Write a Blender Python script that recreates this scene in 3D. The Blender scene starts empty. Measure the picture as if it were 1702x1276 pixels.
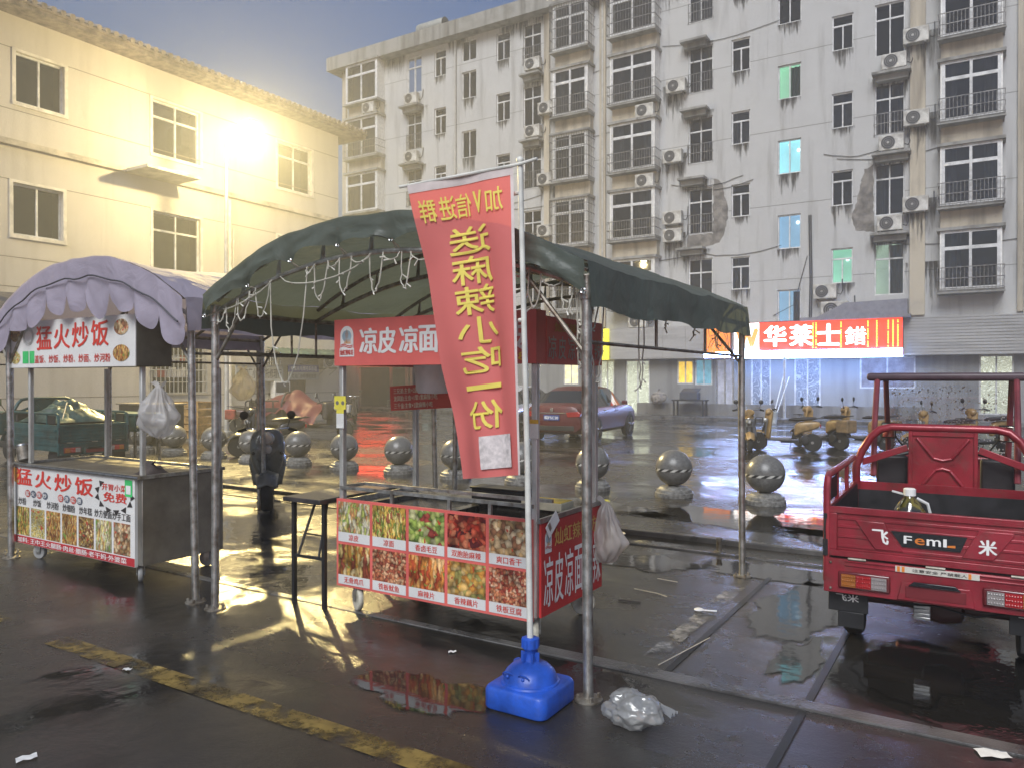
import bpy, bmesh, math, random
from mathutils import Vector, Matrix, noise as mnoise
random.seed(7)
R = math.radians
C = bpy.context
sc = C.scene
col = sc.collection

# ------------------------------------------------------------------ camera, sky, sun, exposure
cd = bpy.data.cameras.new('camera'); cam = bpy.data.objects.new('camera', cd); col.objects.link(cam)
cam.location = (0, 0, 1.65)
cam.rotation_euler = (R(90 - 0.36), 0, R(31.8))
cd.sensor_width = 36; cd.lens = 36 * 1278 / 1702
cd.clip_start = 0.05; cd.clip_end = 1000
sc.camera = cam
w = bpy.data.worlds.new('World'); sc.world = w; w.use_nodes = True
nt = w.node_tree
bg = nt.nodes['Background']
sky = nt.nodes.new('ShaderNodeTexSky'); sky.sky_type = 'NISHITA'; sky.sun_disc = False
SUN_EL, SUN_AZ = R(3.0), R(150)
sky.sun_elevation = R(0.8); sky.sun_rotation = SUN_AZ
sky.ozone_density = 4.2; sky.dust_density = 0.5; sky.air_density = 1.2
nt.links.new(sky.outputs[0], bg.inputs[0]); bg.inputs[1].default_value = 0.20
sd = bpy.data.lights.new('sun', 'SUN'); sun = bpy.data.objects.new('sun', sd); col.objects.link(sun)
sd.energy = 1.75; sd.angle = R(36); sd.color = (0.97, 0.985, 1.0)
# soft steep sun added behind the camera, standing in for unseen lamps there
v = Vector((-0.22, 1.0, -0.92)).normalized()
sun.rotation_euler = v.to_track_quat('-Z', 'Y').to_euler()
sc.view_settings.view_transform = 'Standard'; sc.view_settings.look = 'None'
sc.view_settings.exposure = 1.3; sc.view_settings.gamma = 1.0
sc.cycles.use_denoising = True
sc.cycles.max_bounces = 8; sc.cycles.transparent_max_bounces = 16
sc.cycles.volume_bounces = 0
sc.cycles.sample_clamp_indirect = 6.0

# ------------------------------------------------------------------ helpers
ORG = {}
class MB:
    def __init__(s, org=None):
        s.v = []; s.f = []; s.m = []; s.cur = 0; s.org = Vector(org) if org else None
    def add(s, vs, fs):
        b = len(s.v); s.v += [tuple(p) for p in vs]
        s.f += [tuple(b + i for i in f) for f in fs]; s.m += [s.cur] * len(fs)
        return s
    def box(s, x0, x1, y0, y1, z0, z1):
        return s.add([(x0,y0,z0),(x1,y0,z0),(x1,y1,z0),(x0,y1,z0),(x0,y0,z1),(x1,y0,z1),(x1,y1,z1),(x0,y1,z1)],
                     [(3,2,1,0),(4,5,6,7),(0,1,5,4),(1,2,6,5),(2,3,7,6),(3,0,4,7)])
    def obox(s, c, sx, sy, sz, rot):           # oriented box
        M = rot.to_matrix().to_4x4() if hasattr(rot, 'to_matrix') else rot
        vs = []
        for z in (-.5,.5):
            for x, y in ((-.5,-.5),(.5,-.5),(.5,.5),(-.5,.5)):
                vs.append(Vector(c) + M @ Vector((x*sx, y*sy, z*sz)))
        return s.add(vs, [(3,2,1,0),(4,5,6,7),(0,1,5,4),(1,2,6,5),(2,3,7,6),(3,0,4,7)])
    def quad(s, a, b, c, d): return s.add([a,b,c,d], [(0,1,2,3)])
    def tube(s, pts, r, n=8, cap=True, closed=False):
        pts = [Vector(p) for p in pts]
        rs = r if isinstance(r, (list, tuple)) else [r] * len(pts)
        k = len(pts); vs = []; fs = []; u = None
        for i, p in enumerate(pts):
            if closed: d = pts[(i+1) % k] - pts[i-1]
            else: d = pts[min(i+1,k-1)] - pts[max(i-1,0)]
            if d.length < 1e-9: d = Vector((0,0,1))
            d.normalize()
            if u is None:
                u = d.cross(Vector((0,0,1)));
                if u.length < 1e-3: u = d.cross(Vector((1,0,0)))
            u = (u - d * u.dot(d)).normalized(); w2 = d.cross(u)
            for j in range(n):
                a = 2*math.pi*j/n
                vs.append(p + (u*math.cos(a) + w2*math.sin(a)) * rs[i])
        for i in range(k if closed else k-1):
            for j in range(n):
                a, b = i*n, ((i+1) % k)*n
                fs.append((a+j, a+(j+1)%n, b+(j+1)%n, b+j))
        if cap and not closed:
            fs.append(tuple(range(n-1,-1,-1))); fs.append(tuple(range((k-1)*n, k*n)))
        return s.add(vs, fs)
    def lathe(s, prof, n=20, c=(0,0,0), axis='z'):
        vs = []; fs = []
        for r, h in prof:
            for j in range(n):
                a = 2*math.pi*j/n; x, y = r*math.cos(a), r*math.sin(a)
                p = (x,y,h) if axis == 'z' else ((h,x,y) if axis == 'x' else (x,h,y))
                vs.append((c[0]+p[0], c[1]+p[1], c[2]+p[2]))
        for i in range(len(prof)-1):
            for j in range(n):
                fs.append((i*n+j, i*n+(j+1)%n, (i+1)*n+(j+1)%n, (i+1)*n+j))
        fs.append(tuple(range(n-1,-1,-1))); fs.append(tuple((len(prof)-1)*n+j for j in range(n)))
        return s.add(vs, fs)
    def prism(s, poly, y0, y1, plane='xz'):    # polygon extruded along the third axis
        k = len(poly)
        def P(a, b, c): return (a,c,b) if plane == 'xz' else ((c,a,b) if plane == 'yz' else (a,b,c))
        vs = [P(a,b,y0) for a,b in poly] + [P(a,b,y1) for a,b in poly]
        fs = [tuple(range(k)), tuple(range(2*k-1,k-1,-1))] + [(i,k+i,k+(i+1)%k,(i+1)%k) for i in range(k)]
        return s.add(vs, fs)
    def grid(s, fn, nu, nv):
        vs = [fn(i/nu, j/nv) for j in range(nv+1) for i in range(nu+1)]
        fs = [(j*(nu+1)+i, j*(nu+1)+i+1, (j+1)*(nu+1)+i+1, (j+1)*(nu+1)+i) for j in range(nv) for i in range(nu)]
        return s.add(vs, fs)
    def ball(s, c, r, n=16, m=10, sz=1.0):
        prof = [(max(1e-4, r*math.sin(math.pi*i/m)), -r*sz*math.cos(math.pi*i/m)) for i in range(m+1)]
        return s.lathe(prof, n, c)
    def xf(s, M):
        s.v = [tuple(M @ Vector(p)) for p in s.v]; return s
    def build(s, name, mat, parent=None, bevel=0, solid=0, sub=0, smooth=True, seg=2, recalc=True, sharp=.65):
        me = bpy.data.meshes.new(name)
        vs = s.v
        if s.org is not None: vs = [(x-s.org.x, y-s.org.y, z-s.org.z) for x,y,z in vs]
        me.from_pydata(vs, [], s.f)
        mats = mat if isinstance(mat, (list, tuple)) else [mat]
        for m in mats: me.materials.append(m)
        if len(mats) > 1: me.polygons.foreach_set('material_index', s.m)
        bm = bmesh.new(); bm.from_mesh(me)
        if recalc: bmesh.ops.recalc_face_normals(bm, faces=bm.faces)
        if smooth:
            for f in bm.faces: f.smooth = True
            for e in bm.edges:
                if len(e.link_faces) == 2: e.smooth = e.calc_face_angle() < sharp
        bm.to_mesh(me); bm.free(); me.update()
        o = bpy.data.objects.new(name, me); col.objects.link(o)
        if parent is not None: o.parent = parent
        if solid:
            q = o.modifiers.new('solid', 'SOLIDIFY'); q.thickness = solid; q.offset = 0
        if bevel:
            q = o.modifiers.new('bevel', 'BEVEL'); q.width = bevel; q.segments = seg; q.limit_method = 'ANGLE'; q.angle_limit = R(40); q.harden_normals = False
        if sub:
            q = o.modifiers.new('sub', 'SUBSURF'); q.levels = sub; q.render_levels = sub
        return o
def tag(o, label=None, cat=None, group=None, kind=None):
    if label: o['label'] = label
    if cat: o['category'] = cat
    if group: o['group'] = group
    if kind: o['kind'] = kind
    return o
def thing(name, label, cat, loc=(0,0,0), rz=0, group=None):
    o = bpy.data.objects.new(name, None); col.objects.link(o); o.empty_display_size = .1
    o.location = loc; o.rotation_euler = (0,0,rz)
    return tag(o, label, cat, group)
def dup(root, loc, rz=None, label=None, group=None, scale=None):
    def cp(o, par):
        c = o.copy(); col.objects.link(c)
        if par is not None: c.parent = par
        for ch in list(KIDS(o)): cp(ch, c)
        return c
    r = cp(root, None); r.location = loc
    if rz is not None: r.rotation_euler = (0,0,rz)
    if scale: r.scale = (scale,)*3
    if label: r['label'] = label
    if group: r['group'] = group
    return r
def KIDS(o):
    return [c for c in col.objects if c.parent == o]

# ------------------------------------------------------------------ materials
MATS = {}
def mat(name, c=(.5,.5,.5), rough=.5, metal=0, var=.12, scale=6, bump=0, bscale=40, emit=None, es=1, spec=.5, coat=0, trans=0, alpha=1, sub=0, wet=0, dirt=None, sample=True, stretch=None, mud=0, mudc=(.10,.075,.055)):
    if name in MATS: return MATS[name]
    m = bpy.data.materials.new(name); m.use_nodes = True; MATS[name] = m
    t = m.node_tree; N = t.nodes; L = t.links; b = N['Principled BSDF']
    b.inputs['Roughness'].default_value = rough; b.inputs['Metallic'].default_value = metal
    b.inputs['Specular IOR Level'].default_value = spec; b.inputs['Coat Weight'].default_value = coat
    b.inputs['Transmission Weight'].default_value = trans; b.inputs['Alpha'].default_value = alpha
    tc = N.new('ShaderNodeTexCoord'); mp = N.new('ShaderNodeMapping'); L.new(tc.outputs['Object'], mp.inputs[0])
    if stretch: mp.inputs['Scale'].default_value = stretch
    nz = N.new('ShaderNodeTexNoise'); nz.inputs['Scale'].default_value = scale; nz.inputs['Detail'].default_value = 6; nz.inputs['Roughness'].default_value = .6
    L.new(mp.outputs[0], nz.inputs[0])
    mx = N.new('ShaderNodeMix'); mx.data_type = 'RGBA'
    d = dirt or tuple(max(0, x*(1-var*2.2)) for x in c)
    mx.inputs[6].default_value = (*d, 1); mx.inputs[7].default_value = (*[min(1, x*(1+var*.5)) for x in c], 1)
    cr = N.new('ShaderNodeValToRGB'); cr.color_ramp.elements[0].position = .32; cr.color_ramp.elements[1].position = .62
    L.new(nz.outputs['Fac'], cr.inputs[0]); L.new(cr.outputs[0], mx.inputs[0]); outc = mx.outputs[2]
    if mud:
        n3 = N.new('ShaderNodeTexNoise'); n3.inputs['Scale'].default_value = 9; n3.inputs['Detail'].default_value = 9; n3.inputs['Roughness'].default_value = .75; L.new(tc.outputs['Object'], n3.inputs[0])
        c3 = N.new('ShaderNodeValToRGB'); c3.color_ramp.elements[0].position = .50; c3.color_ramp.elements[1].position = .68; c3.color_ramp.elements[1].color = (mud,mud,mud,1); L.new(n3.outputs['Fac'], c3.inputs[0])
        m3 = N.new('ShaderNodeMix'); m3.data_type = 'RGBA'; L.new(c3.outputs[0], m3.inputs[0]); L.new(outc, m3.inputs[6]); m3.inputs[7].default_value = (*mudc,1); outc = m3.outputs[2]
    L.new(outc, b.inputs['Base Color'])
    rr = N.new('ShaderNodeMapRange'); rr.inputs[3].default_value = max(.02, rough*.75); rr.inputs[4].default_value = min(1, rough*1.25)
    L.new(nz.outputs['Fac'], rr.inputs[0]); L.new(rr.outputs[0], b.inputs['Roughness'])
    if bump:
        n2 = N.new('ShaderNodeTexNoise'); n2.inputs['Scale'].default_value = bscale; n2.inputs['Detail'].default_value = 4
        L.new(mp.outputs[0], n2.inputs[0])
        bp = N.new('ShaderNodeBump'); bp.inputs['Strength'].default_value = bump; bp.inputs['Distance'].default_value = .02
        L.new(n2.outputs['Fac'], bp.inputs['Height']); L.new(bp.outputs[0], b.inputs['Normal'])
    if emit:
        b.inputs['Emission Color'].default_value = (*emit, 1); b.inputs['Emission Strength'].default_value = es
        if not sample: m.cycles.emission_sampling = 'NONE'
    return m
def glass(name, tint=(.8,.85,.85), refl=.12, rough=.03):
    if name in MATS: return MATS[name]
    m = bpy.data.materials.new(name); m.use_nodes = True; MATS[name] = m
    t = m.node_tree; N = t.nodes; L = t.links; N.remove(N['Principled BSDF'])
    tr = N.new('ShaderNodeBsdfTransparent'); tr.inputs[0].default_value = (*tint, 1)
    gl = N.new('ShaderNodeBsdfGlossy'); gl.inputs['Roughness'].default_value = rough; gl.inputs[0].default_value = (.9,.9,.9,1)
    tc = N.new('ShaderNodeTexCoord'); nz = N.new('ShaderNodeTexNoise'); nz.inputs['Scale'].default_value = 3; L.new(tc.outputs['Object'], nz.inputs[0])
    bp = N.new('ShaderNodeBump'); bp.inputs['Strength'].default_value = .03; L.new(nz.outputs['Fac'], bp.inputs['Height']); L.new(bp.outputs[0], gl.inputs['Normal'])
    fr = N.new('ShaderNodeFresnel'); fr.inputs[0].default_value = 1.5
    ad = N.new('ShaderNodeMath'); ad.operation = 'ADD'; ad.inputs[1].default_value = refl; ad.use_clamp = True; L.new(fr.outputs[0], ad.inputs[0])
    mx = N.new('ShaderNodeMixShader'); L.new(ad.outputs[0], mx.inputs[0]); L.new(tr.outputs[0], mx.inputs[1]); L.new(gl.outputs[0], mx.inputs[2])
    L.new(mx.outputs[0], N['Material Output'].inputs[0])
    return m
def film(name, c, op=.5, rough=.4, transl=.5, var=.2, scale=8, metal=0, bump=0, bscale=6):   # thin plastic sheet / cloth that lets light through
    if name in MATS: return MATS[name]
    m = bpy.data.materials.new(name); m.use_nodes = True; MATS[name] = m
    t = m.node_tree; N = t.nodes; L = t.links; b = N['Principled BSDF']
    tc = N.new('ShaderNodeTexCoord'); nz = N.new('ShaderNodeTexNoise'); nz.inputs['Scale'].default_value = scale; nz.inputs['Detail'].default_value = 5; L.new(tc.outputs['Object'], nz.inputs[0])
    mx = N.new('ShaderNodeMix'); mx.data_type = 'RGBA'; mx.inputs[6].default_value = (*[x*(1-var) for x in c],1); mx.inputs[7].default_value = (*c,1)
    L.new(nz.outputs['Fac'], mx.inputs[0]); L.new(mx.outputs[2], b.inputs['Base Color']); b.inputs['Roughness'].default_value = rough; b.inputs['Metallic'].default_value = metal
    if bump:
        n2 = N.new('ShaderNodeTexNoise'); n2.inputs['Scale'].default_value = bscale; n2.inputs['Detail'].default_value = 5; n2.inputs['Distortion'].default_value = 1.5; L.new(tc.outputs['Object'], n2.inputs[0])
        bp = N.new('ShaderNodeBump'); bp.inputs['Strength'].default_value = bump; bp.inputs['Distance'].default_value = .05; L.new(n2.outputs['Fac'], bp.inputs['Height']); L.new(bp.outputs[0], b.inputs['Normal'])
    tl = N.new('ShaderNodeBsdfTranslucent'); L.new(mx.outputs[2], tl.inputs[0])
    m1 = N.new('ShaderNodeMixShader'); m1.inputs[0].default_value = transl; L.new(b.outputs[0], m1.inputs[1]); L.new(tl.outputs[0], m1.inputs[2])
    out = m1
    if op < 1:
        tr = N.new('ShaderNodeBsdfTransparent'); m2 = N.new('ShaderNodeMixShader'); m2.inputs[0].default_value = op
        L.new(tr.outputs[0], m2.inputs[1]); L.new(m1.outputs[0], m2.inputs[2]); out = m2
    L.new(out.outputs[0], N['Material Output'].inputs[0])
    return m

steel = mat('steel', (.55,.55,.53), .32, 1, .15, 12)
galv = mat('galvanised', (.50,.50,.47), .42, .85, .25, 14, .15, 60, dirt=(.25,.22,.18))
galv_dark = mat('galvanised_worn', (.30,.28,.24), .5, .7, .3, 16, .2, 60, dirt=(.12,.09,.06))
white_paint = mat('white_paint', (.74,.73,.69), .45, 0, .1, 7)
black = mat('black_plastic', (.018,.018,.019), .45, 0, .2, 9)
blackgloss = mat('black_gloss', (.012,.012,.014), .15, 0, .2, 9, coat=.5)
rubber = mat('rubber', (.016,.016,.016), .75, 0, .3, 15, .3, 80)
chrome = mat('chrome', (.75,.75,.75), .1, 1, .05, 5)
white_letter = mat('white_letter', (.80,.79,.76), .5, 0, .05, 5)
red_letter = mat('red_letter', (.62,.045,.03), .5, 0, .05, 5)
dark_letter = mat('dark_letter', (.03,.025,.025), .6, 0, .05, 5)
yellow_letter = mat('yellow_letter', (.85,.58,.06), .5, 0, .05, 5)
darkroom = mat('dark_room', (.022,.022,.023), .9, 0, .3, 1)
wire = mat('cable', (.02,.02,.02), .6)

# ------------------------------------------------------------------ lettering
_TX = {}
def glyphs(txt, bold=0.0):
    k = (txt, bold)
    if k in _TX: return _TX[k]
    cu = bpy.data.curves.new('t', 'FONT'); cu.body = txt; cu.size = 1; cu.resolution_u = 3
    o = bpy.data.objects.new('t', cu); col.objects.link(o)
    me = bpy.data.meshes.new_from_object(o)
    vs = [(p.co.x, p.co.y) for p in me.vertices]; fs = [tuple(p.vertices) for p in me.polygons]
    bpy.data.objects.remove(o); bpy.data.curves.remove(cu); bpy.data.meshes.remove(me)
    if not vs: vs = [(0,0),(1,0),(1,1)]; fs = [(0,1,2)]
    x0 = min(v[0] for v in vs); x1 = max(v[0] for v in vs); y0 = min(v[1] for v in vs); y1 = max(v[1] for v in vs)
    vs = [((x-x0)/(x1-x0), (y-y0)/(y1-y0)) for x,y in vs]
    _TX[k] = (vs, fs, (x1-x0)/(y1-y0))
    return _TX[k]
def text_at(mb, txt, fn, u0, u1, v0, v1, bold=.02):     # put a line into the box of a surface given by fn(u,v,w)
    vs, fs, a = glyphs(txt)
    d = bold * abs(v1-v0); sg = 1 if u1 > u0 else -1
    offs = [(0,0), (d,0), (d/2,d*.7), (-d*.5,d*.35)] if bold else [(0,0)]
    for k, (dx, dy) in enumerate(offs):
        mb.add([fn(u0 + (u1-u0)*x + sg*dx, v0 + (v1-v0)*y + dy, .0003*k) for x,y in vs], fs)
def plane(o, x, y):                                    # surface function of a flat plane
    o, x, y = Vector(o), Vector(x), Vector(y); n = x.cross(y).normalized()
    return lambda u, v, w=0: o + x*u + y*v + n*w

# ================================================================== GROUND
def ground_material():
    m = bpy.data.materials.new('wet_asphalt'); m.use_nodes = True
    t = m.node_tree; N = t.nodes; L = t.links; b = N['Principled BSDF']
    tc = N.new('ShaderNodeTexCoord')
    def noise(scale, detail=5, rough=.55, sc3=(1,1,1), dist=0, off=(0,0,0)):
        mp = N.new('ShaderNodeMapping'); mp.inputs['Location'].default_value = off; mp.inputs['Scale'].default_value = sc3; L.new(tc.outputs['Object'], mp.inputs[0])
        n = N.new('ShaderNodeTexNoise'); n.inputs['Scale'].default_value = scale; n.inputs['Detail'].default_value = detail; n.inputs['Roughness'].default_value = rough; n.inputs['Distortion'].default_value = dist
        L.new(mp.outputs[0], n.inputs[0]); return n.outputs['Fac']
    def ramp(x, p0, p1, c0=(0,0,0,1), c1=(1,1,1,1)):
        r = N.new('ShaderNodeValToRGB'); r.color_ramp.elements[0].position = p0; r.color_ramp.elements[1].position = p1
        r.color_ramp.elements[0].color = c0; r.color_ramp.elements[1].color = c1; L.new(x, r.inputs[0]); return r.outputs[0]
    def mixc(f, a, bb):
        x = N.new('ShaderNodeMix'); x.data_type = 'RGBA'; L.new(f, x.inputs[0])
        for k, q in ((6,a),(7,bb)):
            if isinstance(q, tuple): x.inputs[k].default_value = q
            else: L.new(q, x.inputs[k])
        return x.outputs[2]
    puddle = ramp(noise(.42, 6, .6, (1,1.25,1), .6, (3.1,1.7,0)), .45, .60)      # 1 = standing water
    patch = ramp(noise(.9, 5, .6), .35, .7)
    grit = noise(120, 3, .7)
    colr = mixc(patch, (.016,.014,.012,1), (.036,.0315,.026,1))
    colr = mixc(ramp(grit, .45, .75), colr, (.055,.05,.045,1))
    vc = N.new('ShaderNodeTexVoronoi'); vc.feature = 'DISTANCE_TO_EDGE'; vc.inputs['Scale'].default_value = .55
    wn = N.new('ShaderNodeVectorMath'); wn.operation = 'MULTIPLY_ADD'; wn.inputs[1].default_value = (.5,.5,.5)
    nn = N.new('ShaderNodeTexNoise'); nn.inputs['Scale'].default_value = 2.5; nn.inputs['Detail'].default_value = 6; L.new(tc.outputs['Object'], nn.inputs[0]); L.new(nn.outputs['Color'], wn.inputs[0]); L.new(tc.outputs['Object'], wn.inputs[2]); L.new(wn.outputs[0], vc.inputs[0])
    crack = ramp(vc.outputs['Distance'], .002, .007, (1,1,1,1), (0,0,0,1))
    cm = N.new('ShaderNodeMath'); cm.operation = 'MULTIPLY'; L.new(crack, cm.inputs[0]); L.new(ramp(noise(.3,3,.5,(1,1,1),0,(5,2,0)), .5,.6), cm.inputs[1])
    colr = mixc(cm.outputs[0], colr, (.008,.008,.008,1))
    colr = mixc(ramp(noise(14,8,.75), .60,.72), colr, (.065,.06,.052,1))
    colr = mixc(puddle, colr, (.014,.013,.012,1))
    L.new(colr, b.inputs['Base Color'])
    damp = N.new('ShaderNodeMapRange'); damp.inputs[3].default_value = .14; damp.inputs[4].default_value = .42
    L.new(noise(2.2, 6, .65), damp.inputs[0])
    rg = N.new('ShaderNodeMix'); rg.data_type = 'FLOAT'; L.new(puddle, rg.inputs[0]); L.new(damp.outputs[0], rg.inputs[2]); rg.inputs[3].default_value = .05
    L.new(rg.outputs[0], b.inputs['Roughness'])
    b.inputs['Specular IOR Level'].default_value = .95
    # fine grain on damp asphalt, slow ripple on the water
    hb = N.new('ShaderNodeMath'); hb.operation = 'MULTIPLY'
    inv = N.new('ShaderNodeMath'); inv.operation = 'SUBTRACT'; inv.inputs[0].default_value = 1.0; L.new(puddle, inv.inputs[1])
    L.new(noise(55, 5, .75), hb.inputs[0]); L.new(inv.outputs[0], hb.inputs[1])
    b1 = N.new('ShaderNodeBump'); b1.inputs['Strength'].default_value = .55; b1.inputs['Distance'].default_value = .006; L.new(hb.outputs[0], b1.inputs['Height'])
    b2 = N.new('ShaderNodeBump'); b2.inputs['Strength'].default_value = .16; b2.inputs['Distance'].default_value = .05
    L.new(noise(3.2, 4, .55, (1,1,1), .3), b2.inputs['Height']); L.new(b1.outputs[0], b2.inputs['Normal']); L.new(b2.outputs[0], b.inputs['Normal'])
    return m
wet = ground_material()
g = MB(); g.grid(lambda u, v: (-80+140*u, -30+110*v, 0), 8, 8); tag(g.build('ground', wet), kind='structure')
conc = mat('wet_concrete', (.11,.105,.10), .28, 0, .35, 3, .25, 60)
k = MB(); k.box(-12.2, 6, 7.62, 7.74, -.05, .05); k.box(-12.2, 6, 7.16, 7.22, -.05, .012)
tag(k.build('kerb', conc, bevel=.012), kind='structure')
k = MB(); k.box(-2.35, 7, 4.02, 4.13, -.05, .011); k.box(-16, -2.36, 4.03, 4.10, -.05, .006)
tag(k.build('slab_edge', conc, bevel=.004), kind='structure')
joint = mat('tar_joint', (.012,.012,.012), .35)
k = MB(); k.quad((-.80,-3,.004),(-.76,-3,.004),(-.76,4.0,.004),(-.80,4.0,.004)); k.quad((-.80,4.15,.004),(-.76,4.15,.004),(-.76,7.1,.004),(-.80,7.1,.004))
k.quad((-1.56,4.15,.004),(-1.52,4.15,.004),(-1.52,6.55,.004),(-1.56,6.55,.004))
tag(k.build('slab_joint', joint, smooth=False), kind='structure')
def worn_paint(name, c, thr=.42):
    m = mat(name, c, .4, 0, .45, 3)
    t = m.node_tree; N = t.nodes; L = t.links; b = N['Principled BSDF']
    tc = N.new('ShaderNodeTexCoord'); n = N.new('ShaderNodeTexNoise'); n.inputs['Scale'].default_value = 5; n.inputs['Detail'].default_value = 8; n.inputs['Roughness'].default_value = .7
    L.new(tc.outputs['Object'], n.inputs[0]); r = N.new('ShaderNodeValToRGB'); r.color_ramp.elements[0].position = thr-.06; r.color_ramp.elements[1].position = thr+.08
    L.new(n.outputs['Fac'], r.inputs[0]); L.new(r.outputs[0], b.inputs['Alpha']); return m
k = MB(); k.grid(lambda u, v: (-5.0+3.3*u, 2.53+.15*v, .004), 20, 1); k.grid(lambda u, v: (-7.6+1.9*u, 2.53+.15*v, .004), 8, 1)
tag(k.build('yellow_line', worn_paint('worn_yellow', (.24,.165,.045), .47), smooth=False), kind='structure')
k = MB(); k.grid(lambda u, v: (-1.75+.12*u, 4.3+2.0*v, .0045), 1, 12)
tag(k.build('faded_white_line', worn_paint('worn_white', (.30,.29,.27), .52), smooth=False), kind='structure')
pud = mat('puddle_water', (.014,.013,.012), .05, 0, .1, 2, .10, 3.5, spec=1.0)
rq = random.Random(21)
k = MB(); pe = []
for cx, cy, rx, ry in ((-1.15,5.7,.30,.75),(-.95,4.75,.14,.42),(-.35,4.9,.30,.5),(-1.6,6.75,.55,.28),(-2.6,6.5,.5,.3),(-2.2,9.2,1.5,.7),(-4.6,9.0,1.2,.5),(-1.0,8.6,.9,.5),(-2.55,3.2,.40,.22),(-.4,6.6,.5,.3),(-7.2,8.4,1.2,.5)):
    n = 48; R5 = (.45,.75,.92,1.1); vs = [(cx,cy,.0035)]
    for q0 in R5:
        for i in range(n):
            a = 2*math.pi*i/n; q = 1+.55*mnoise.noise(Vector((math.cos(a)*1.5+cx*3,math.sin(a)*1.5+cy*2,0)))+.22*mnoise.noise(Vector((math.cos(a)*5+cx,math.sin(a)*5,2)))
            vs.append((cx+rx*q*q0*math.cos(a), cy+ry*q*q0*math.sin(a), .0035))
    k.add(vs, [(0,1+i,1+(i+1)%n) for i in range(n)] + [(1+r_*n+i,1+(r_+1)*n+i,1+(r_+1)*n+(i+1)%n,1+r_*n+(i+1)%n) for r_ in range(3) for i in range(n)])
    pe += [1.0] + [1.0]*n + [.95]*n + [.5]*n + [0.0]*n
po = tag(k.build('puddles', pud, smooth=False), kind='structure')
at_ = po.data.attributes.new('depth', 'FLOAT', 'POINT'); at_.data.foreach_set('value', pe)
t_ = pud.node_tree; an = t_.nodes.new('ShaderNodeAttribute'); an.attribute_name = 'depth'
nn_ = t_.nodes.new('ShaderNodeTexNoise'); nn_.inputs['Scale'].default_value = 6; nn_.inputs['Detail'].default_value = 6; tcn = t_.nodes.new('ShaderNodeTexCoord'); t_.links.new(tcn.outputs['Object'], nn_.inputs[0])
aa = t_.nodes.new('ShaderNodeMath'); t_.links.new(an.outputs['Fac'], aa.inputs[0]); t_.links.new(nn_.outputs['Fac'], aa.inputs[1])
rr_ = t_.nodes.new('ShaderNodeValToRGB'); rr_.color_ramp.elements[0].position = .70; rr_.color_ramp.elements[1].position = 1.0; t_.links.new(aa.outputs[0], rr_.inputs[0]); t_.links.new(rr_.outputs[0], t_.nodes['Principled BSDF'].inputs['Alpha'])
k = MB(); k.box(-31, 8, 30.4, 31.99, -.05, .13)
tag(k.build('pavement', conc, bevel=.02), kind='structure')

# ================================================================== WALL WITH HOLES
def holes_wall(mb, xs0, xs1, z0, z1, holes, P, depth=.14):
    """P(a,z,d): point at wall coordinate a, height z, d metres into the wall"""
    A = sorted(set([xs0, xs1] + [h[0] for h in holes] + [h[1] for h in holes])); A = [a for a in A if xs0 <= a <= xs1]
    Z = sorted(set([z0, z1] + [h[2] for h in holes] + [h[3] for h in holes])); Z = [z for z in Z if z0 <= z <= z1]
    for i in range(len(A)-1):
        for j in range(len(Z)-1):
            ca, cz = (A[i]+A[i+1])/2, (Z[j]+Z[j+1])/2
            if any(h[0] < ca < h[1] and h[2] < cz < h[3] for h in holes): continue
            mb.quad(P(A[i],Z[j],0), P(A[i+1],Z[j],0), P(A[i+1],Z[j+1],0), P(A[i],Z[j+1],0))
    for a0, a1, b0, b1 in holes:
        mb.quad(P(a0,b0,0),P(a0,b0,depth),P(a0,b1,depth),P(a0,b1,0)); mb.quad(P(a1,b0,0),P(a1,b1,0),P(a1,b1,depth),P(a1,b0,depth))
        mb.quad(P(a0,b1,0),P(a0,b1,depth),P(a1,b1,depth),P(a1,b1,0)); mb.quad(P(a0,b0,0),P(a1,b0,0),P(a1,b0,depth),P(a0,b0,depth))

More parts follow.
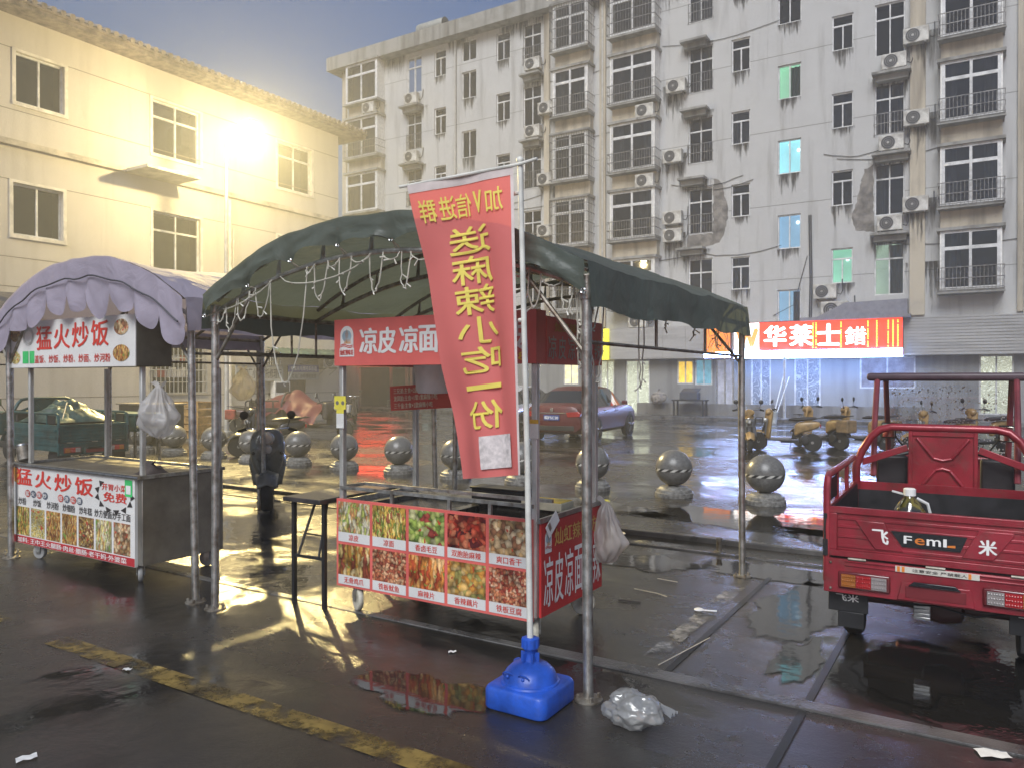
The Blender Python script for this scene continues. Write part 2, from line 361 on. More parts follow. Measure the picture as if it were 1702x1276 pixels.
def stained_plaster(name, c, dirt, streak=.5, lines=None, amount=(.45,.7)):
    m = bpy.data.materials.new(name); m.use_nodes = True
    t = m.node_tree; N = t.nodes; L = t.links; b = N['Principled BSDF']; b.inputs['Roughness'].default_value = .85; b.inputs['Specular IOR Level'].default_value = .2
    tc = N.new('ShaderNodeTexCoord')
    def noise(scale, sc3, detail=6, rough=.6):
        mp = N.new('ShaderNodeMapping'); mp.inputs['Scale'].default_value = sc3; L.new(tc.outputs['Object'], mp.inputs[0])
        n = N.new('ShaderNodeTexNoise'); n.inputs['Scale'].default_value = scale; n.inputs['Detail'].default_value = detail; n.inputs['Roughness'].default_value = rough
        L.new(mp.outputs[0], n.inputs[0]); return n.outputs['Fac']
    def ramp(x, p0, p1):
        r = N.new('ShaderNodeValToRGB'); r.color_ramp.elements[0].position = p0; r.color_ramp.elements[1].position = p1; L.new(x, r.inputs[0]); return r.outputs[0]
    def mixc(f, a, bb, k=1):
        x = N.new('ShaderNodeMix'); x.data_type = 'RGBA'; 
        if k != 1:
            mm = N.new('ShaderNodeMath'); mm.operation = 'MULTIPLY'; mm.inputs[1].default_value = k; L.new(f, mm.inputs[0]); f = mm.outputs[0]
        L.new(f, x.inputs[0])
        for kk, q in ((6,a),(7,bb)):
            if isinstance(q, tuple): x.inputs[kk].default_value = (*q,1)
            else: L.new(q, x.inputs[kk])
        return x.outputs[2]
    o = mixc(noise(.9, (1,1,1)), tuple(x*.86 for x in c), tuple(min(1,x*1.08) for x in c))
    o = mixc(ramp(noise(1.0, (2.6,2.6,.22)), *amount), o, dirt, streak)      # rain streaks
    o = mixc(ramp(noise(.55, (1,1,1), 8, .7), amount[0]+.09, amount[1]+.06), o, dirt, streak*.9)    # blotches
    o = mixc(ramp(noise(7, (1,1,1), 6, .8), .62, .7), o, tuple(x*.6 for x in dirt), streak*.6)      # specks of mould
    if lines:                                                                 # fine pour joints at storey height
        sp = N.new('ShaderNodeSeparateXYZ'); L.new(tc.outputs['Object'], sp.inputs[0])
        a = N.new('ShaderNodeMath'); a.operation = 'MULTIPLY_ADD'; a.inputs[1].default_value = 1/lines[0]; a.inputs[2].default_value = lines[1]; L.new(sp.outputs['Z'], a.inputs[0])
        wv = N.new('ShaderNodeMath'); wv.operation = 'MULTIPLY_ADD'; wv.inputs[1].default_value = .012; L.new(noise(.8,(1,1,1)), wv.inputs[0]); L.new(a.outputs[0], wv.inputs[2])
        fr = N.new('ShaderNodeMath'); fr.operation = 'FRACT'; L.new(wv.outputs[0], fr.inputs[0])
        lt = N.new('ShaderNodeMath'); lt.operation = 'LESS_THAN'; lt.inputs[1].default_value = lines[2]; L.new(fr.outputs[0], lt.inputs[0])
        o = mixc(lt.outputs[0], o, dirt, .8)
    L.new(o, b.inputs['Base Color'])
    bp = N.new('ShaderNodeBump'); bp.inputs['Strength'].default_value = .25; bp.inputs['Distance'].default_value = .02; L.new(noise(9,(1,1,1)), bp.inputs['Height']); L.new(bp.outputs[0], b.inputs['Normal'])
    return m

panes = [glass('window_glass', (.55,.57,.57), .0), glass('window_glass_blue', (.45,.50,.54), .02)]
lit_green = mat('lit_room_green', (.6,.75,.65), .8, 0, .1, 1, emit=(.45,.92,.62), es=.30, sample=False)
lit_cyan = mat('lit_room_cyan', (.5,.75,.8), .8, 0, .1, 1, emit=(.40,.72,.76), es=.45, sample=False)
lit_pale = mat('lit_room_pale', (.7,.75,.65), .8, 0, .1, 1, emit=(.55,.66,.50), es=.30, sample=False)
lit_blue = mat('lit_room_blue', (.4,.6,.75), .8, 0, .1, 1, emit=(.36,.54,.68), es=.38, sample=False)
lit_warm = mat('lit_room_warm', (.8,.7,.5), .8, 0, .1, 1, emit=(1,.88,.5), es=.4, sample=False)
lamp_glow = mat('ceiling_lamp_glow', (.9,.95,1), .5, 0, 0, 1, emit=(.85,.97,1), es=1.6, sample=False)
curtain_m = mat('curtain_grey', (.12,.115,.115), .9, 0, .3, 3, stretch=(6,6,.4))
curtain_b = mat('curtain_brown', (.10,.08,.07), .9, 0, .3, 3, stretch=(6,6,.4))
frame_m = mat('window_frame_white', (.60,.60,.59), .5, 0, .15, 4)

def window(parent, org, a0, a1, z0, z1, P, split='tee', frame=.055, inner=None, curtain=0, pane=0, deep=.11, rnd=random, name='window'):
    """P(a,z,d): wall point. Part 'window' is the frame; pane, room and curtain are its sub-parts."""
    f = MB(org); w = frame; zt = z1 - (z1-z0)*(.30 if split != 'two' else 0)
    def bar(x0, x1, b0, b1, d0=deep-.05, d1=deep+.02):
        vs = [P(x0,b0,d0),P(x1,b0,d0),P(x1,b0,d1),P(x0,b0,d1),P(x0,b1,d0),P(x1,b1,d0),P(x1,b1,d1),P(x0,b1,d1)]
        f.add(vs, [(3,2,1,0),(4,5,6,7),(0,1,5,4),(1,2,6,5),(2,3,7,6),(3,0,4,7)])
    bar(a0,a0+w,z0,z1); bar(a1-w,a1,z0,z1); bar(a0+w,a1-w,z1-w,z1); bar(a0+w,a1-w,z0,z0+w)
    mid = (a0+a1)/2
    if split == 'two': bar(mid-w*.45,mid+w*.45,z0+w,z1-w)
    else:
        bar(a0+w,a1-w,zt-w*.6,zt+w*.6)
        bar(mid-w*.45,mid+w*.45,z0+w,zt-w*.6)
        if split == 'cross': bar(mid-w*.45,mid+w*.45,zt+w*.6,z1-w)
    fo = f.build(name, frame_m, parent, smooth=False)
    g = MB(org); g.quad(P(a0+w*.5,z0+w*.5,deep),P(a1-w*.5,z0+w*.5,deep),P(a1-w*.5,z1-w*.5,deep),P(a0+w*.5,z1-w*.5,deep))
    g.build('pane', panes[pane], fo, smooth=False)
    r = MB(org); d = deep + .45
    r.quad(P(a0,z0,d),P(a1,z0,d),P(a1,z1,d),P(a0,z1,d)); r.quad(P(a0,z0,deep+.03),P(a0,z0,d),P(a0,z1,d),P(a0,z1,deep+.03)); r.quad(P(a1,z0,deep+.03),P(a1,z0,d),P(a1,z1,d),P(a1,z1,deep+.03))
    r.quad(P(a0,z0,deep+.03),P(a1,z0,deep+.03),P(a1,z0,d),P(a0,z0,d)); r.quad(P(a0,z1,deep+.03),P(a1,z1,deep+.03),P(a1,z1,d),P(a0,z1,d))
    r.build('room', inner or darkroom, fo, smooth=False)
    if inner and inner.name.startswith('lit'):
        cl_ = MB(org); px, pz = a0+(a1-a0)*rnd.uniform(.6,.85), z0+(z1-z0)*rnd.uniform(.70,.85); c0 = P(px,pz,deep+.4)
        cl_.ball(tuple(c0), .07, 10, 6); cl_.build('ceiling_lamp', lamp_glow, fo)
    if curtain:
        c = MB(org); W = a1-a0
        sides = {1: [(0,.34)], 2: [(.62,1)], 3: [(0,.26),(.72,1)], 4: [(.5,1)], 5: [(0,1)]}[curtain]
        for q0, q1 in sides:
            n = max(6, int((q1-q0)*26))
            c.grid(lambda u, v: P(a0+W*(q0+(q1-q0)*u), z0+.05+(z1-z0-.1)*v, deep+.2+.035*math.sin(u*n*1.3+q0*9)), n, 1)
        c.build('curtain', rnd.choice([curtain_m, curtain_m, curtain_b]), fo)
    return fo

# ================================================================== APARTMENT BLOCK (far side of the lot)
T0 = 32.0
apt_org = (-15, T0, 0)
apt = thing('apartment_building', 'six storey weathered grey apartment block with bay windows and stained plaster across the lot', 'building', apt_org)
P_apt = lambda a, z, d: (a, T0 + d, z)
plaster = stained_plaster('stained_plaster', (.45,.45,.44), (.14,.135,.12), .66, (3.0, .12, .010), (.52,.8))
plaster_dark = stained_plaster('grimy_concrete', (.30,.295,.275), (.07,.065,.055), .8)
tan = stained_plaster('tan_plaster', (.47,.42,.33), (.13,.11,.09), .7)
bays = [(-30.3,-28.0),(-17.25,-15.45),(-14.35,-12.25),(-1.5,.38),(3.3,5.2)]
talls = [(-26.45,-25.45),(-19.2,-18.2),(-10.95,-9.9),(-3.7,-2.68)]
smalls = [(-24.6,-23.85),(-20.75,-19.95),(-9.12,-8.35),(-5.22,-4.45)]
stairs_ = [(-22.85,-21.95),(-7.25,-6.35)]
holes = []; wins = []
rw = random.Random(3)
for ci, (a0, a1) in enumerate(talls):
    for k in range(5):
        z0 = 4.8+3*k; holes.append((a0,a1,z0,z0+1.95)); wins.append(('cross',a0,a1,z0,z0+1.95, rw.choice([0,1,2,0,0,3]), None))
for ci, (a0, a1) in enumerate(smalls):
    for k in range(5):
        z0 = 5.35+3*k; holes.append((a0,a1,z0,z0+1.35)); wins.append(('tee',a0,a1,z0,z0+1.35, rw.choice([0,0,0,0,0,1]), None))
for ci, (a0, a1) in enumerate(stairs_):
    for k in range(5):
        z0 = 3.92+3*k-.06; z1 = z0+1.36
        if ci == 0 and k < 1: continue
        holes.append((a0,a1,z0,z1)); wins.append(('two',a0,a1,z0,z1, 0, None))
    holes.append((a0,a1,17.75 if ci==0 else 16.9,18.82)); wins.append(('two',a0,a1,17.75 if ci==0 else 16.9,18.82,0,None))
shopholes = [(-17.0,-16.2,1.40,2.45),(-15.1,-14.4,.3,2.5),(-13.85,-12.7,.13,2.5),(-11.45,-10.72,1.45,2.45),(-10.66,-9.9,1.4,2.5),(-9.75,-9.0,.14,2.5),(-8.3,-7.5,.14,2.5),(-6.6,-5.6,.14,2.5),(-4.2,-2.3,1.3,2.5),(-.3,.75,.4,2.5),(-29.9,-24.3,.14,2.3)]
wl = MB(apt_org)
holes_wall(wl, -31.1, 9, 2.5, 19.0, holes, P_apt, .16)
sw = MB(apt_org); holes_wall(sw, -31.1, 9, 0, 2.4999, shopholes, P_apt, .16); sw.build('shop_wall', stained_plaster('shop_wall_grey', (.27,.27,.265), (.10,.095,.09), .55), apt, smooth=False)
wl.quad((-31.1,T0,0),(-31.1,T0,19),(-31.1,T0+12,19),(-31.1,T0+12,0)); wl.quad((9,T0,0),(9,T0+12,0),(9,T0+12,19),(9,T0,19))
wl.build('wall', plaster, apt, smooth=False)
rf = MB(apt_org); rf.box(-31.75,9.4,T0-.62,T0+12.4,18.95,19.10); rf.box(-31.75,9.4,T0-.62,T0-.45,19.10,19.68); rf.box(-31.75,-31.58,T0-.45,T0+12.4,19.10,19.68)
rf.build('roof', plaster_dark, apt, smooth=False)
lit = {(-7.25,3): (lit_green,4), (-7.25,2): (lit_cyan,0), (-7.25,1): (lit_blue,0), (-7.25,0): (lit_blue,2), (-5.22,0): (lit_green,0), (-3.7,0): (lit_pale,4), (-9.12,-1): (None,0)}
for sp, a0, a1, z0, z1, cur, _ in wins:
    k = int(round((z0 - (4.8 if sp == 'cross' else (5.35 if sp == 'tee' else 3.86)))/3))
    inn, cu2 = lit.get((a0,k), (None, cur))
    if z0 > 16.8 and sp == 'two': inn = None
    window(apt, apt_org, a0, a1, z0, z1, P_apt, sp, .05, inn, cu2, rw.choice([0,0,1]), rnd=rw)
# bay windows
cage_m = mat('window_bars', (.20,.19,.18), .5, .4, .3, 8)
for bi, (a0, a1) in enumerate(bays):
    sb = MB(apt_org)
    for k in range(5):
        z0 = 4.8+3*k; z1 = z0+2.1; yb = T0-.62
        bay = MB(apt_org)
        bay.box(a0-.06,a1+.06,yb-.05,T0-.002,z0-.14,z0); bay.box(a0-.10,a1+.10,yb-.16,yb-.052,z0-.14,z0-.09)
        bo = bay.build('bay_ledge', plaster_dark, apt, smooth=False)
        bay = MB(apt_org); bay.box(a0-.10,a1+.10,yb-.09,T0-.002,z1,z1+.11); bay.build('bay_hood', plaster_dark, apt, smooth=False)
        Pb = lambda a, z, d, yb=yb: (a, yb+d, z)
        inn = lit_green if (bi == 3 and k == 0) else None
        window(apt, apt_org, a0+.05, a1-.05, z0, z1, Pb, 'cross', .10, None, 5 if False else rw.choice([1,2,3,0,4,0]), rw.choice([0,1]), .06, rw, 'bay_window')
        sd_ = MB(apt_org); sd_.box(a0,a0+.05,yb+.02,T0-.003,z0,z1); sd_.box(a1-.05,a1,yb+.02,T0-.003,z0,z1)
        sd_.build('bay_side', white_paint, apt, smooth=False)
        caged = (bi, k) in ((1,0),(1,1),(1,2),(2,4),(1,4))
        if caged or rw.random() < .75 or bi == 3:
            cg = MB(apt_org); top = z1 if caged else z0+.78; n = int((a1-a0)/(.12 if caged else .11)); ya = yb-.13 if not caged else yb-.2
            for i in range(n+1):
                x = a0-.06 + (a1-a0+.12)*i/n; cg.box(x-.008,x+.008,ya-.008,ya+.008,z0-.05,top)
            for zz in ([top, z0+.03, (z0+top)/2] if not caged else [top, z0+.03, z0+.5, z0+.95, z0+1.4, z0+1.8]):
                cg.box(a0-.08,a1+.08,ya-.012,ya+.012,zz-.014,zz+.014)
                for x in (a0-.07,a1+.07): cg.box(x-.012,x+.012,ya,T0,zz-.012,zz+.012)
            if caged:
                for x in (a0-.07,a1+.07):
                    for q in (.15,.3,.45): cg.box(x-.008,x+.008,ya+q-.008,ya+q+.008,z0,top)
            cg.build('window_cage' if caged else 'bay_railing', cage_m, apt, smooth=False)
        s2 = MB(apt_org); s2.box(a0,a1,T0-.34,T0-.002,z1+.112,z0+3-.142 if k < 4 else 18.94)
        s2.build('spandrel', tan, apt, smooth=False)
    s3 = MB(apt_org); s3.box(a1+.45,a1+.75,T0-.10,T0-.002,4.0,18.93) if bi in (3,) else s3.box(a0-.75,a0-.45,T0-.10,T0-.002,4.0,18.93)
    s3.build('pilaster', tan, apt, smooth=False)
tp = MB(apt_org)
s4 = MB(apt_org); s4.box(-2.5,-2.0,T0-.12,T0-.003,4.0,18.93); s4.box(1.25,3.1,T0-.12,T0-.003,4.0,18.93); s4.build('pilaster', tan, apt, smooth=False)
# railings across the tall windows, ledges for air conditioners
rl = random.Random(9)
for ci, (a0, a1) in enumerate(talls):
    for k in range(5):
        z0 = 4.8+3*k
        if k in (0,) : continue
        if rl.random() < .7:
            r_ = MB(apt_org)
            for i in range(10): x = a0 + (a1-a0)*i/9; r_.box(x-.008,x+.008,T0-.05,T0-.034,z0+.02,z0+.82)
            for zz in (z0+.04,z0+.45,z0+.82): r_.box(a0-.03,a1+.03,T0-.055,T0-.03,zz-.012,zz+.012)
            r_.build('window_railing', cage_m, apt, smooth=False)
def ledges(items, dz):
    for a, z, wd in items:
        l = MB(apt_org); l.box(a-wd/2,a+wd/2,T0-.55,T0-.002,z-.09,z); l.box(a-wd/2+.1,a+wd/2-.1,T0-.3,T0-.002,z-.3,z-.092)
        l.build('window_ledge', plaster_dark, apt, smooth=False)
ledges([(-10.6,15.95,1.15),(-10.6,13.05,1.15),(-10.7,10.15,1.15),(-10.75,7.2,1.15),(-25.95,16.05,1.3),(-25.95,13.0,1.3),(-18.6,16.2,1.1),(-18.6,13.05,1.1),(-3.1,13.05,1.3),(-3.1,10.05,1.3),(-3.15,7.08,1.3)], 0)
# plaster fallen off round two windows
rp = random.Random(5)
patch_m = mat('bare_render', (.20,.185,.165), .9, 0, .35, 2.5, .5, 14)
def fallen(pts):
    b = MB(apt_org); vs = []
    pts2 = []
    for i in range(len(pts)):
        p, q = pts[i], pts[(i+1) % len(pts)]
        n = max(2, int(math.hypot(q[0]-p[0], q[1]-p[1])/.12))
        for j in range(n):
            t = j/n; pts2.append((p[0]+(q[0]-p[0])*t + rp.uniform(-.04,.04), p[1]+(q[1]-p[1])*t + rp.uniform(-.04,.04)))
    b.prism(pts2, T0-.006, T0+.02); b.build('plaster_patch', patch_m, apt, smooth=False)
fallen([(-9.88,10.05),(-9.55,9.9),(-9.38,9.3),(-9.22,8.6),(-9.35,7.9),(-9.6,7.35),(-10.3,7.22),(-10.98,7.3),(-10.98,7.76),(-9.88,7.76)])
fallen([(-3.72,9.78),(-4.05,9.6),(-4.2,9.0),(-4.32,8.4),(-4.5,7.8),(-4.35,7.3),(-3.72,7.2)])
# black rain stains running down from ledges, sills and air conditioners
def stain_mat(name, c):
    m = bpy.data.materials.new(name); m.use_nodes = True; t = m.node_tree; N = t.nodes; L = t.links; b = N['Principled BSDF']; b.inputs['Roughness'].default_value = .9; b.inputs['Base Color'].default_value = (*c,1); b.inputs['Specular IOR Level'].default_value = .1
    tc = N.new('ShaderNodeTexCoord'); mp = N.new('ShaderNodeMapping'); mp.inputs['Scale'].default_value = (7,7,.7); L.new(tc.outputs['Object'], mp.inputs[0])
    n = N.new('ShaderNodeTexNoise'); n.inputs['Scale'].default_value = 1; n.inputs['Detail'].default_value = 7; n.inputs['Roughness'].default_value = .65; L.new(mp.outputs[0], n.inputs[0])
    sp = N.new('ShaderNodeSeparateXYZ'); L.new(tc.outputs['Generated'], sp.inputs[0])
    ex = N.new('ShaderNodeMath'); ex.operation = 'MULTIPLY'; ex.inputs[1].default_value = -1; 
    e1 = N.new('ShaderNodeMapRange'); e1.inputs[1].default_value = .0; e1.inputs[2].default_value = 1; e1.inputs[3].default_value = -.22; e1.inputs[4].default_value = .16; L.new(sp.outputs['Z'], e1.inputs[0])
    s1 = N.new('ShaderNodeMath'); s1.operation = 'SUBTRACT'; L.new(sp.outputs['X'], s1.inputs[0]); s1.inputs[1].default_value = .5
    s2 = N.new('ShaderNodeMath'); s2.operation = 'ABSOLUTE'; L.new(s1.outputs[0], s2.inputs[0])
    e2 = N.new('ShaderNodeMapRange'); e2.inputs[1].default_value = .25; e2.inputs[2].default_value = .5; e2.inputs[3].default_value = 0; e2.inputs[4].default_value = -.3; L.new(s2.outputs[0], e2.inputs[0])
    a = N.new('ShaderNodeMath'); L.new(n.outputs['Fac'], a.inputs[0]); L.new(e1.outputs[0], a.inputs[1]); a2 = N.new('ShaderNodeMath'); L.new(a.outputs[0], a2.inputs[0]); L.new(e2.outputs[0], a2.inputs[1])
    r = N.new('ShaderNodeValToRGB'); r.color_ramp.elements[0].position = .46; r.color_ramp.elements[1].position = .66; r.color_ramp.elements[1].color = (.85,.85,.85,1); L.new(a2.outputs[0], r.inputs[0]); L.new(r.outputs[0], b.inputs['Alpha']); return m
stain = stain_mat('rain_stain_black', (.055,.05,.042))
def rain_stain(x0, x1, ztop, h, y=T0-.004):
    b = MB(apt_org); b.quad((x0,y,ztop-h),(x1,y,ztop-h),(x1,y,ztop),(x0,y,ztop)); b.build('rain_stain', stain, apt, smooth=False)
for a, z, wd in [(-10.6,15.95,1.15),(-10.6,13.05,1.15),(-10.7,10.15,1.15),(-10.75,7.2,1.15),(-25.95,16.05,1.3),(-25.95,13.0,1.3),(-18.6,16.2,1.1),(-18.6,13.05,1.1),(-3.1,13.05,1.3),(-3.1,10.05,1.3),(-3.15,7.08,1.3)]: rain_stain(a-wd*.75, a+wd*.85, z-.05, 1.25)
for a, z in [(-17.75,14.0),(-17.8,10.7),(-17.8,8.3),(-11.5,13.8),(-11.6,10.8),(-11.6,7.4),(-2.1,13.8),(-2.1,10.8),(-2.1,7.7),(-2.0,5.4),(-28.5,16.0),(-16.4,4.6)]: rain_stain(a-.75, a+.75, z+.55, 2.3, T0-.0045 if a != -2.1 else T0-.125)
for a0, a1 in stairs_+smalls:
    for k in range(5): rain_stain(a0-.12, a1+.12, (3.86 if (a0,a1) in stairs_ else 5.35)+3*k, rl.uniform(.6,1.3))
for i in range(16): 
    x = rl.uniform(-30,0); rain_stain(x-rl.uniform(.6,1.4), x+rl.uniform(.6,1.4), 18.94, rl.uniform(.7,1.9), T0-.005)
# drain pipes and cables
for x in (-14.95,-23.2,1.05):
    dp = MB(apt_org); dp.tube([(x,T0-.09,2.6),(x,T0-.09,18.9)], .055, 8); dp.build('drainpipe', mat('drainpipe_grey', (.42,.41,.38), .6), apt)
cb = MB(apt_org)
rc = random.Random(2)
for i in range(13):
    x0 = rc.uniform(-30,-2); L_ = rc.uniform(2,6); z = rc.choice([6.9,9.95,7.3,12.95,10.3,13.2,15.9])+rc.uniform(-.2,.2)
    cb.tube([(x0+L_*t, T0-.03, z - .25*math.sin(math.pi*t) + rc.uniform(-.02,.02)) for t in [i/8 for i in range(9)]], .012, 5)
for x in (-6.02,-5.95): cb.tube([(x,T0-.05,3.9),(x+.03,T0-.06,5.5),(x-.02,T0-.05,8.1)], .025, 6)
cb.tube([(-7.4,T0-.05,4.2),(-6.6,T0-.05,4.6),(-6.1,T0-.05,6.5)], .015, 5)
cb.build('wall_cable', wire, apt)
# shop fascia along the ground floor
fm = mat('fascia_grey', (.34,.335,.33), .55, 0, .12, 2, stretch=(.3,.3,3))
fs = MB(apt_org); fs.box(-14.35,9,T0-.55,T0-.003,2.52,3.88); fs.build('fascia', fm, apt, smooth=False)
fs = MB(apt_org)
for z in [2.62+.11*i for i in range(12)]: fs.box(-2.6,9,T0-.562,T0-.5505,z,z+.018)
for x in (-11.9,-10.9): fs.box(x,x+.015,T0-.56,T0-.5505,2.54,3.86)
fs.build('fascia_seam', plaster_dark, apt, smooth=False)
fs = MB(apt_org); fs.box(-6.2,-2.4,T0-1.0,T0-.56,3.885,4.0); fs.prism([(-5.6,4.0),(-2.5,4.0),(-2.5,4.55),(-4.6,4.5)], T0-.95,T0-.4); fs.build('rain_hood', mat('rain_hood_grey',(.20,.20,.23),.5,.2), apt, smooth=False)
bl = MB(apt_org); bl.box(-13.2,-2.0,T0-.25,T0-.003,.13,.62); bl.build('brick_plinth', stained_plaster('plinth', (.20,.19,.17), (.07,.06,.05), .8), apt, smooth=False)
def etched(name, c1, c2, e=0, scale=3.2):
    m = bpy.data.materials.new(name); m.use_nodes = True
    t = m.node_tree; N = t.nodes; L = t.links; b = N['Principled BSDF']; b.inputs['Roughness'].default_value = .15
    tc = N.new('ShaderNodeTexCoord'); nz = N.new('ShaderNodeTexNoise'); nz.inputs['Scale'].default_value = scale*.6; nz.inputs['Distortion'].default_value = 1.6
    L.new(tc.outputs['Object'], nz.inputs[0]); nz.inputs['Detail'].default_value = 1.0
    mm = N.new('ShaderNodeMath'); mm.operation = 'MULTIPLY'; mm.inputs[1].default_value = 11; L.new(nz.outputs['Fac'], mm.inputs[0])
    fr = N.new('ShaderNodeMath'); fr.operation = 'PINGPONG'; fr.inputs[1].default_value = .5; L.new(mm.outputs[0], fr.inputs[0])
    r = N.new('ShaderNodeValToRGB'); r.color_ramp.elements[0].position = .30; r.color_ramp.elements[1].position = .46; L.new(fr.outputs[0], r.inputs[0])
    mx = N.new('ShaderNodeMix'); mx.data_type = 'RGBA'; mx.inputs[6].default_value = (*c1,1); mx.inputs[7].default_value = (*c2,1); L.new(r.outputs[0], mx.inputs[0])
    L.new(mx.outputs[2], b.inputs['Base Color'])
    if e: L.new(mx.outputs[2], b.inputs['Emission Color']); b.inputs['Emission Strength'].default_value = e; m.cycles.emission_sampling = 'NONE'
    return m
et_lit = etched('etched_glass_lit', (.34,.36,.27), (.62,.66,.55), .42); et_dim = etched('etched_glass_dim', (.12,.14,.18), (.34,.39,.45), .25)
def lit_sheet(name, c, e, var=.3, scale=4): return mat(name, c, .5, 0, var, scale, emit=c, es=e, sample=False)
fills = [(0,lit_sheet('window_lit_cream',(.80,.70,.42),.45)),(1,et_lit),(2,et_lit),(3,lit_sheet('poster_yellow',(.80,.52,.07),.45)),(4,lit_sheet('shop_teal',(.12,.30,.38),.35)),(5,lit_sheet('door_grey_glass',(.30,.30,.33),.25)),(6,et_dim),(7,et_dim),(8,lit_sheet('shutter_glass',(.20,.20,.24),.15)),(9,et_lit)]
for i, m_ in fills:
    a0,a1,z0,z1 = shopholes[i]
    f = MB(apt_org)
    for (q0,q1,r0,r1) in ((a0,a0+.06,z0,z1),(a1-.06,a1,z0,z1),(a0+.06,a1-.06,z1-.06,z1),(a0+.06,a1-.06,z0,z0+.05),((a0+a1)/2-.025,(a0+a1)/2+.025,z0+.05,z1-.06)): f.box(q0,q1,T0+.03,T0+.09,r0,r1)
    tall = (z1-z0) > 1.6
    fo = f.build('shop_door' if tall else 'shop_window', frame_m if i not in (5,) else steel, apt, smooth=False)
    p = MB(apt_org); p.quad((a0+.03,T0+.07,z0+.02),(a1-.03,T0+.07,z0+.02),(a1-.03,T0+.07,z1-.03),(a0+.03,T0+.07,z1-.03)); p.build('pane', m_, fo, smooth=False)
# the open dark workshop at the left end
a0,a1,z0,z1 = shopholes[10]
dr = MB(apt_org); d = 5.0
dr.quad((a0,T0+d,z0),(a1,T0+d,z0),(a1,T0+d,z1),(a0,T0+d,z1)); dr.quad((a0,T0+.17,z0),(a0,T0+d,z0),(a0,T0+d,z1),(a0,T0+.17,z1)); dr.quad((a1,T0+.17,z0),(a1,T0+d,z0),(a1,T0+d,z1),(a1,T0+.17,z1)); dr.quad((a0,T0+.17,z1),(a1,T0+.17,z1),(a1,T0+d,z1),(a0,T0+d,z1)); dr.quad((a0,T0+.17,z0+.003),(a1,T0+.17,z0+.003),(a1,T0+d,z0+.003),(a0,T0+d,z0+.003))
dr.build('workshop_room', mat('workshop_dark',(.035,.028,.028),.8,0,.4,2), apt, smooth=False)
dw = MB(apt_org)
for q0,q1 in ((-29.3,-28.85),(-28.65,-28.1)): dw.quad((q0,T0+4.9,1.35),(q1,T0+4.9,1.35),(q1,T0+4.9,2.15),(q0,T0+4.9,2.15))
dw.build('workshop_window', lit_sheet('workshop_daylight',(.55,.68,.66),.5), apt, smooth=False)
dw = MB(apt_org)
for q in (-27.6,-26.5,-25.6,-24.6): dw.box(q,q+.16,T0-.08,T0-.004,.1,2.35)
dw.box(-26.3,-25.75,T0+.05,T0+.12,.14,2.25); dw.build('workshop_post', mat('rust_red_wood',(.16,.06,.05),.7), apt, smooth=False)

# air conditioners: one unit, copied
def make_ac():
    r = thing('air_conditioner', '', 'air conditioner', (0,0,0))
    b = MB(); b.box(-.42,.42,-.30,0,0,.56); b.build('casing', mat('ac_white',(.52,.51,.47),.5,0,.25,3,dirt=(.25,.23,.20)), r, bevel=.02)
    f = MB(); f.lathe([(.001,-.312),(.235,-.312),(.235,-.301)], 24, (-.10,0,.28), 'y'); f.build('fan', black, r)
    g_ = MB()
    for q in (.235,.17,.10): g_.tube([(-.10+q*math.cos(a),-.318,.28+q*math.sin(a)) for a in [i*math.pi/10 for i in range(20)]], .007, 5, closed=True)
    g_.lathe([(.001,-.33),(.05,-.33),(.05,-.313)], 12, (-.10,0,.28), 'y'); g_.build('fan_guard', mat('ac_grille',(.35,.34,.32),.5), r)
    b = MB()
    for x in (-.3,.3): b.box(x-.02,x+.02,-.33,.1,-.05,-.002); b.tube([(x,-.3,-.03),(x,.1,-.3)], .012, 5)
    b.build('bracket', cage_m, r, smooth=False)
    b = MB(); b.tube([(.43,-.1,.2),(.55,-.08,.15),(.6,0,.3),(.58,.1,.75)], .02, 6); b.build('pipe', black, r)
    return r
ac0 = make_ac()
acs = [(-18.5,16.35,'on the highest ledge beside the fifth bay column'),(-18.5,13.15,'on a ledge under the tall window'),(-17.75,14.12,'left of the second highest caged bay'),(-17.8,10.78,'left of a caged bay window'),(-17.8,8.36,'low beside the lowest caged bay'),
 (-11.4,13.88,'with rusty drips beside the tall window'),(-11.55,10.9,'beside the middle tall window'),(-11.55,8.27,'upper of a close pair'),(-11.55,7.52,'lower of a close pair'),(-12.7,12.98,'under the bay window'),(-12.7,9.95,'under the middle bay window'),
 (-2.3,13.9,'high on the tan pilaster'),(-2.28,10.9,'on the tan pilaster'),(-2.3,7.75,'low on the tan pilaster'),(-3.02,13.12,'on the upper right ledge'),(-3.1,10.12,'on the right ledge in the middle'),(-3.15,7.15,'on the ledge by bare render'),
 (-25.9,16.12,'on the far left upper ledge'),(-25.9,13.07,'on the far left lower ledge'),(-28.6,16.05,'under the far left top bay'),(-13.1,3.90,'standing on the grey fascia'),(-5.05,3.98,'above the lit red shop sign'),(-5.4,4.75,'between lit windows above the shop sign')]
descr = ['fan facing out, grimy casing','pale casing with black fan']
for i, (a, z, d) in enumerate(acs):
    o = ac0 if i == 0 else dup(ac0, (0,0,0))
    yy = T0-.12
    if a in (-13.1,): yy = T0-.2
    if abs(a+12.7) < .01: yy = T0-.42
    if a == -28.6: yy = T0-.42
    o.location = (a, yy, z); s_ = 1.15 if a == -5.05 else 1; o.scale = (s_,s_,s_)
    tag(o, 'white air conditioner ' + d, 'air conditioner', 'air conditioners on the apartment wall')
